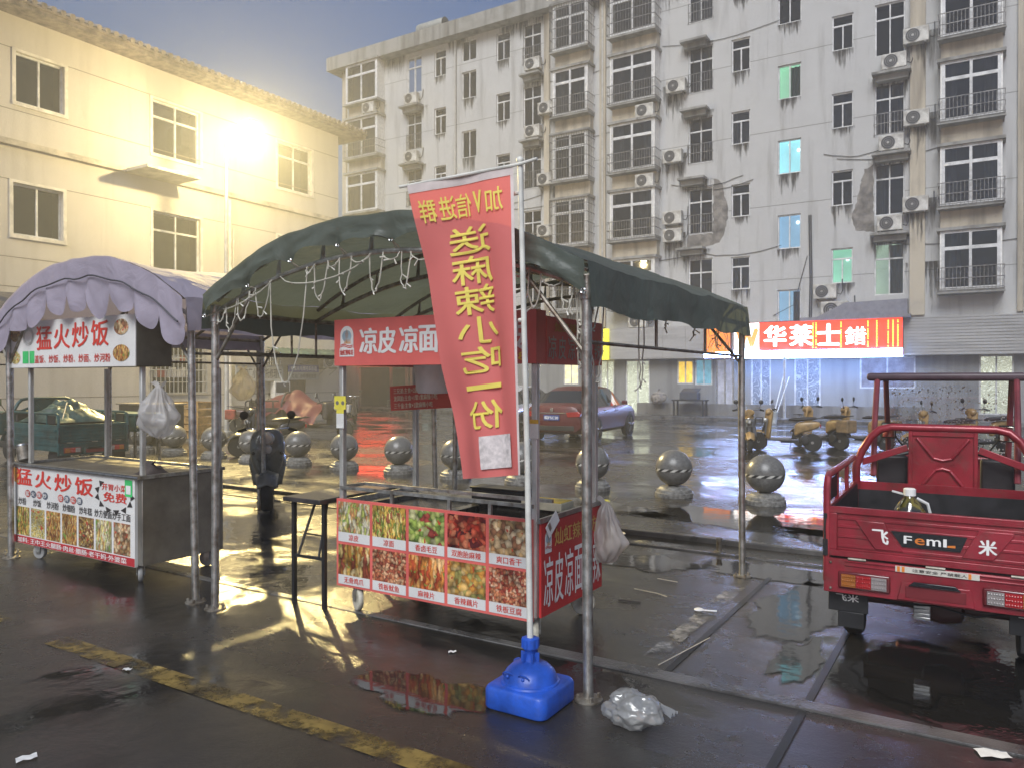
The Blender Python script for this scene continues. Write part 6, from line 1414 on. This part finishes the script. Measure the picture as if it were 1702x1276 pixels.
# ================================================================== CARS
def make_car(name, label, paint, loc, rz, plate=None):
    r = thing(name, label, 'car', loc, rz); L_ = 4.6
    # stations: y from rear(0) to front, half width, bottom z, belt z, roof half width, roof z
    S = [(0,.70,.42,.70,.56,.90),(.04,.78,.30,.74,.62,.965),(.25,.86,.24,.84,.66,1.00),(.62,.895,.22,.90,.66,1.03),(1.15,.905,.22,.92,.60,1.34),(1.55,.91,.22,.92,.59,1.435),(2.05,.91,.22,.92,.59,1.46),(2.6,.91,.22,.92,.58,1.43),(2.95,.91,.22,.93,.59,1.30),(3.45,.905,.22,.93,.66,1.02),(3.9,.885,.22,.87,.66,.95),(4.35,.82,.24,.74,.62,.86),(4.55,.72,.30,.62,.55,.72),(4.6,.62,.40,.55,.48,.62)]
    def ring(s_):
        y, w_, zb, zl, wr, zr = s_
        half = [(w_*.80,zb),(w_*.97,zb+.10),(w_,(zb+zl)/2),(w_*.985,zl-.03),(w_*.955,zl),(wr+.05,zr-.06),(wr-.06,zr-.012),(wr*.45,zr)]
        return [(x,y,z) for x,z in half] + [(-x,y,z) for x,z in reversed(half)]
    rg = [ring(s_) for s_ in S]; n = 16
    body, side, rear, front = MB(), MB(), MB(), MB()
    for i in range(len(S)-1):
        for j in range(n):
            k = (j+1)%n; q = [rg[i][j], rg[i][k], rg[i+1][k], rg[i+1][j]]
            tgt = body
            if 3 <= i <= 8 and j in (4,10): tgt = side
            if i == 3 and j in (5,6,7,8,9): tgt = rear
            if i in (8,) and j in (5,6,7,8,9): tgt = front
            tgt.add(q, [(0,1,2,3)])
    body.add(rg[0], [tuple(range(n))]); body.add(rg[-1], [tuple(range(n-1,-1,-1))])
    def weld(o):
        bm = bmesh.new(); bm.from_mesh(o.data); bmesh.ops.remove_doubles(bm, verts=bm.verts, dist=.0005); bmesh.ops.recalc_face_normals(bm, faces=bm.faces)
        for f in bm.faces: f.smooth = True
        for e in bm.edges:
            if len(e.link_faces) == 2: e.smooth = e.calc_face_angle() < .7
        bm.to_mesh(o.data); bm.free(); return o
    weld(body.build('body', paint, r))
    gm_ = mat('car_glass',(.02,.022,.025),.06,0,.1,2,spec=.9)
    weld(side.build('side_window', gm_, r)); weld(rear.build('rear_window', gm_, r)); weld(front.build('windscreen', gm_, r))
    for s_ in (-1,1):
        for (ya,yb,w_) in ((1.15,1.20,.05),(2.08,2.14,.06)):
            b = MB(); b.obox((s_*.755,ya,1.15), .30,w_,.04, Matrix.Rotation(s_*R(52),4,'Y')); b.build('pillar', black, r, smooth=False)
    rim = mat('rim_alloy',(.35,.35,.35),.3,.9)
    for s_ in (-1,1):
        for y in (.92,3.62):
            b = MB(); b.lathe([(.02,-.02),(.375,-.02),(.375,.02),(.02,.02)], 28, (s_*.885,y,.33), 'x'); b.build('wheel_arch', black, r)
            wheel(r, s_*.83, y, .325, .20, rim, name='wheel', spokes=0)
            b = MB()
            for k in range(5):
                a = 2*math.pi*k/5+.3; b.tube([(s_*.945,y+.05*math.cos(a),.325+.05*math.sin(a)),(s_*.94,y+.225*math.cos(a),.325+.225*math.sin(a))], .026, 6)
            b.build('wheel_spokes', rim, r)
        b = MB(); b.obox((s_*1.0,2.85,1.0), .16,.09,.11, Matrix.Identity(4)); b.build('mirror', paint, r, bevel=.03, seg=3)
        b = MB(); b.prism([(s_*.40,.80),(s_*.72,.83),(s_*.80,.78),(s_*.78,.70),(s_*.45,.68)], -.03,.10); b.build('tail_light', mat('tail_red',(.30,.01,.015),.12,0,.1,3,coat=.6), r, bevel=.01)
        b = MB(); b.box(s_*.907-.012,s_*.907+.012,2.35,2.52,.80,.825); b.box(s_*.907-.012,s_*.907+.012,1.42,1.59,.81,.835); b.build('door_handle', chrome, r, bevel=.004)
        b = MB(); b.box(s_*.62-.14,s_*.62+.10,4.36,4.52,.60,.70); b.build('headlight', mat('headlight_glass'), r, bevel=.03)
    b = MB(); b.box(-.62,.62,-.028,.0,.34,.46); b.build('bumper_insert', black, r, bevel=.01)
    b = MB(); b.box(-.42,.42,-.014,.02,.775,.80); b.lathe([(.005,-.03),(.05,-.028),(.055,-.01)], 16, (0,0,.87), 'y'); b.build('chrome_trim', chrome, r)
    if plate:
        b = MB(); b.box(-.22,.22,-.035,-.02,.60,.74); p = b.build('licence_plate', mat('plate_blue',(.02,.05,.22),.4), r, bevel=.004)
        b = MB(); text_at(b, plate, plane((0,-.0375,0),(1,0,0),(0,0,1)), -.19,.19,.625,.715,.03); b.build('plate_lettering', white_letter, p, recalc=False)
    return r
car = make_car('car', 'dark red sedan parked with its rear to the camera behind the food cart', mat('car_red',(.085,.006,.010),.38,0,.1,2,coat=.1), (-9.55,17.35,0), R(5), '皖F5C30')
car2 = make_car('car', 'white sedan parked left of the dark red sedan, half hidden by the banner', mat('car_white',(.55,.56,.58),.25,.1,.05,2,coat=.8), (-12.6,18.6,0), R(4))

# ================================================================== ODDS AND ENDS IN THE YARD
ch = thing('stool', 'grey plastic chair standing in the dark workshop opening', 'chair', (-25.9,30.2,.13))
b = MB(); b.box(-.2,.2,-.2,.2,.43,.46); b.build('seat', mat('stool_grey',(.22,.24,.25),.5), ch, bevel=.01); b = MB(); b.box(-.2,.2,.18,.21,.46,.85); b.build('backrest', mat('stool_grey'), ch, bevel=.01)
for x in (-.17,.17):
    for y in (-.17,.17): b = MB(); b.tube([(x*1.1,y*1.1,0),(x,y,.43)], .016, 6); b.build('leg', mat('stool_grey'), ch)
tbl = thing('work_table', 'dark table with a box on it by the grey shop wall', 'table', (-10.6,31.2,.13))
b = MB(); b.box(-.7,.7,-.3,.3,.62,.67); b.build('table_top', black, tbl, bevel=.006)
for x in (-.62,.62):
    for y in (-.24,.24): b = MB(); b.box(x-.03,x+.03,y-.03,y+.03,0,.62); b.build('leg', black, tbl, smooth=False)
bb = thing('dark_box', 'dark equipment box with raised lid on the work table', 'box', (-10.6,31.2,.801)); b = MB(); b.box(-.38,.38,-.22,.22,0,.30); b.build('case', mat('box_slate',(.06,.065,.08),.5), bb, bevel=.02); b = MB(); b.obox((0,.1,.38), .74,.4,.03, Matrix.Rotation(.4,4,'X')); b.build('lid', mat('box_slate'), bb)
sk = thing('sack', 'pale knotted sack slumped on the plinth by the work table', 'sack', (-12.1,31.45,.62)); b = MB(); b.grid(lambda u, v: ((.34+.05*math.sin(u*19))*math.sin(math.pi*v)**.7*math.cos(2*math.pi*u), (.22)*math.sin(math.pi*v)**.7*math.sin(2*math.pi*u), .23-.23*math.cos(math.pi*v)+.03*math.sin(u*25)), 36, 16); b.build('cloth', mat('sack_cloth',(.30,.27,.24),.9,0,.4,12), sk); b = MB(); b.tube([(0,0,.44),(.03,0,.56),(.06,.02,.60)], [.05,.03,.06], 8); b.build('knot', mat('sack_cloth'), sk)
bk = thing('bucket', 'white bucket with leaning poles by the lit shop wall', 'bucket', (-6.9,29.6,0)); b = MB(); b.lathe([(.16,0),(.17,.01),(.22,.42),(.235,.42),(.235,.45),(.205,.45),(.16,.03)], 22); b.build('pail', mat('bucket_white',(.5,.52,.5),.5,0,.2,5), bk); b = MB(); b.tube([(-.22,0,.40),(-.12,-.2,.30),(.12,-.2,.30),(.22,0,.40)], .006, 5); b.build('handle', galv, bk)
bp_ = thing('leaning_poles', 'two pale poles standing in the bucket against the shop wall', 'poles', (-6.9,29.6,.03)); b = MB(); b.tube([(0,0,0),(.12,1.6,1.95)], .022, 8); b.build('pole', pw, bp_); b = MB(); b.tube([(.06,.02,0),(.28,1.6,1.7)], .018, 8); b.build('pole', pw, bp_)
ph = thing('awning_post', 'tall pale steel post before the blue lit shop wall', 'post', (-6.75,31.0,.13)); b = MB(); b.tube([(0,0,0),(0,0,2.39)], .055, 10); b.build('tube', mat('post_pale',(.5,.52,.55),.4,.2), ph); b = MB(); b.box(-.1,.1,-.1,.1,0,.012); b.build('foot', galv, ph)
ob2 = thing('wooden_crate', 'orange wooden crate pile left of the white cart post', 'crate', (-18.3,13.2,0)); b = MB()
for k in range(5): b.box(-.6,.6,-.35,-.33,.08+.2*k,.24+.2*k); b.box(-.6,.6,.33,.35,.08+.2*k,.24+.2*k); b.box(-.6,-.58,-.33,.33,.08+.2*k,.24+.2*k); b.box(.58,.6,-.33,.33,.08+.2*k,.24+.2*k)
b.build('slats', mat('crate_wood',(.42,.24,.08),.7,0,.3,6), ob2, smooth=False); b = MB()
for x in (-.58,.58):
    for y in (-.32,.32): b.box(x-.02,x+.02,y-.01,y+.01,0,1.08)
b.build('corner_post', mat('crate_wood'), ob2, smooth=False)
db = thing('dark_cabinet', 'black steel cabinet behind the teal tricycle', 'cabinet', (-16.9,11.0,0)); b = MB(); b.box(-.75,.75,-.35,.35,.12,1.05); b.build('case', mat('cabinet_black',(.03,.03,.032),.4,.3,.3,5), db, bevel=.01); b = MB(); b.box(-.80,.80,-.40,.40,1.051,1.085); b.build('top', galv_dark, db, bevel=.004); b = MB()
for x in (-.7,.7):
    for y in (-.3,.3): b.box(x-.02,x+.02,y-.02,y+.02,0,.12)
b.build('foot', black, db)
sbn = thing('steel_bench', 'stack of teal steel bench frames beside the teal tricycle', 'bench', (-15.0,8.9,0)); b = MB(); b.box(-1.5,1.3,-.3,.3,.95,1.0); b.box(-1.5,1.3,-.3,.3,.66,.71); b.box(-1.45,1.25,-.28,-.25,.71,.95); b.build('panel', teal, sbn, bevel=.006); b = MB()
for x in (-1.4,1.2):
    for y in (-.25,.25): b.box(x-.02,x+.02,y-.02,y+.02,0,.66)
b.build('leg', galv_dark, sbn, smooth=False)
# litter on the asphalt
def stick(label, loc, pts, r_, m, cat='stick', name='litter_stick'):
    b = MB(); b.tube(pts, r_, 6); o = b.build(name, m, None); o.location = loc; tag(o, label, cat); return o
pale = mat('pale_wood',(.58,.52,.42),.6)
stick('pale disposable chopstick lying on dark wet asphalt right of the hanging bag', (-2.23,6.02,.008), [(-.09,0,0),(.09,-.02,0)], .004, pale)
stick('longer bent pale stick lying on wet asphalt nearer the red cart', (-2.2,5.6,.008), [(-.16,.03,0),(.04,.0,0),(.14,-.06,.004)], .004, pale)
stick('thin pale straw lying across the slab near the crumpled bag', (-1.55,4.5,.008), [(-.06,-.30,0),(.05,.30,.004)], .003, pale)
stick('dark stick lying on the wet lot beside the red cart wheel', (-2.27,5.30,.008), [(-.07,-.02,0),(.09,.02,0)], .006, mat('dark_wood',(.04,.03,.025),.6))
bw = thing('foam_bowl', 'white foam bowl lid lying on the wet lot behind the red cart', 'bowl', (-3.35,7.45,.0)); b = MB(); b.lathe([(.08,.004),(.10,.02),(.12,.03),(.115,.034),(.09,.022),(.07,.012)], 20); b.build('lid', white_letter, bw); b = MB(); b.lathe([(.02,.012),(.05,.013),(.02,.016)], 12); b.build('knob', white_letter, bw)
bw2 = thing('spoon', 'small clear plastic spoon on the wet slab right of the litter sticks', 'spoon', (-1.75,5.35,.006)); b = MB(); b.ball((0,0,.006), .035, 12, 8, .3); b.build('bowl', white_letter, bw2); b = MB(); b.tube([(.03,0,.006),(.12,.03,.006)], .006, 5); b.build('handle', white_letter, bw2)
def scrap(label, x, y, s_, rz):
    b = MB(); b.grid(lambda u, v: ((u-.5)*s_*1.6, (v-.5)*s_, .002+.006*math.sin(u*5+v*3)**2), 6, 4); o = b.build('paper_scrap', white_letter, None); o.location = (x,y,.003); o.rotation_euler = (0,0,rz); tag(o, label, 'paper')
scrap('white paper scrap at the bottom right corner of the lot', .02, 3.98, .08, .4)
scrap('small white paper scrap left of the yellow line', -3.55, 1.72, .05, 1.2)
scrap('tiny pale paper scrap on asphalt below the white cart', -4.15, 2.55, .03, .2)
scrap('pale scrap under the red cart front edge', -2.75, 3.75, .03, .7)
rb = thing('post_stub', 'short dark stub of a cut post by the kerb line', 'post', (-2.19,7.3,0)); b = MB(); b.lathe([(.024,0),(.024,.11),(.030,.115),(.030,.135),(.01,.137)], 12); b.build('stub', galv_dark, rb); b = MB(); b.lathe([(.05,0),(.05,.008),(.024,.01)], 14); b.build('flange', galv_dark, rb)  # stub of a cut post with its flange

# ================================================================== STREET LAMP
lamp = thing('street_lamp', 'tall slim street lamp glowing yellow before the cream building', 'street lamp', (-20.15,15.65,0)); lamp.scale = (1,1,.957)
b = MB(); b.lathe([(.16,0),(.16,.03),(.09,.06),(.085,.6),(.075,.65),(.05,9.2)], 14); b.build('pole', mat('lamp_pole',(.45,.44,.40),.5,.4), lamp)
b = MB(); b.tube([(0,0,9.1),(.02,0,9.35),(.12,.01,9.58),(.35,.03,9.72),(.75,.05,9.82)], [.05,.045,.04,.035,.03], 10); b.build('arm', mat('lamp_pole'), lamp)
b = MB(); b.prism([(.68,9.80),(.70,9.92),(.95,9.97),(1.28,9.90),(1.28,9.84)], -.08,.18); b.build('head', mat('lamp_head',(.35,.35,.33),.5,.3), lamp, bevel=.02)
b = MB(); b.ball((.98,.05,9.76), .19, 14, 8, .75); b.build('bulb', mat('lamp_lens',(1,.9,.6),.3,emit=(1,.82,.42),es=70,sample=False), lamp)
ld = bpy.data.lights.new('lamp_light', 'POINT'); lo_ = bpy.data.objects.new('lamp_light', ld); col.objects.link(lo_)
lo_.parent = lamp; lo_.location = (.98,.05,9.48); ld.energy = 800; ld.color = (1,.81,.42); ld.shadow_soft_size = .12

lp = bpy.data.lights.new('lamp_beam', 'SPOT'); lq = bpy.data.objects.new('lamp_beam', lp); col.objects.link(lq)   # the lantern throws most of its light forward over the lot
lq.parent = lamp; lq.location = (1.05,.02,9.50); lp.energy = 7500; lp.color = (1,.76,.30); lp.shadow_soft_size = .10; lp.spot_size = R(95); lp.spot_blend = .7
lq.rotation_euler = Vector((.78,-.62,-.55)).to_track_quat('-Z','Y').to_euler()

# ================================================================== HAZE ADDED FOR LAMP GLOW
hz = MB(); hz.box(-90,70,-40,90,-1.2,26)  # air volume added so the lamps glow, standing in for lens bloom
hm = bpy.data.materials.new('glow_haze'); hm.use_nodes = True; t = hm.node_tree
for n_ in list(t.nodes):
    if n_.type != 'OUTPUT_MATERIAL': t.nodes.remove(n_)
pv = t.nodes.new('ShaderNodeVolumePrincipled'); pv.inputs['Color'].default_value = (.90,.93,1,1); pv.inputs['Density'].default_value = .0068; pv.inputs['Anisotropy'].default_value = .28
t.links.new(pv.outputs[0], t.nodes['Material Output'].inputs['Volume'])
ho = hz.build('glow_haze', hm, smooth=False); tag(ho, kind='stuff')
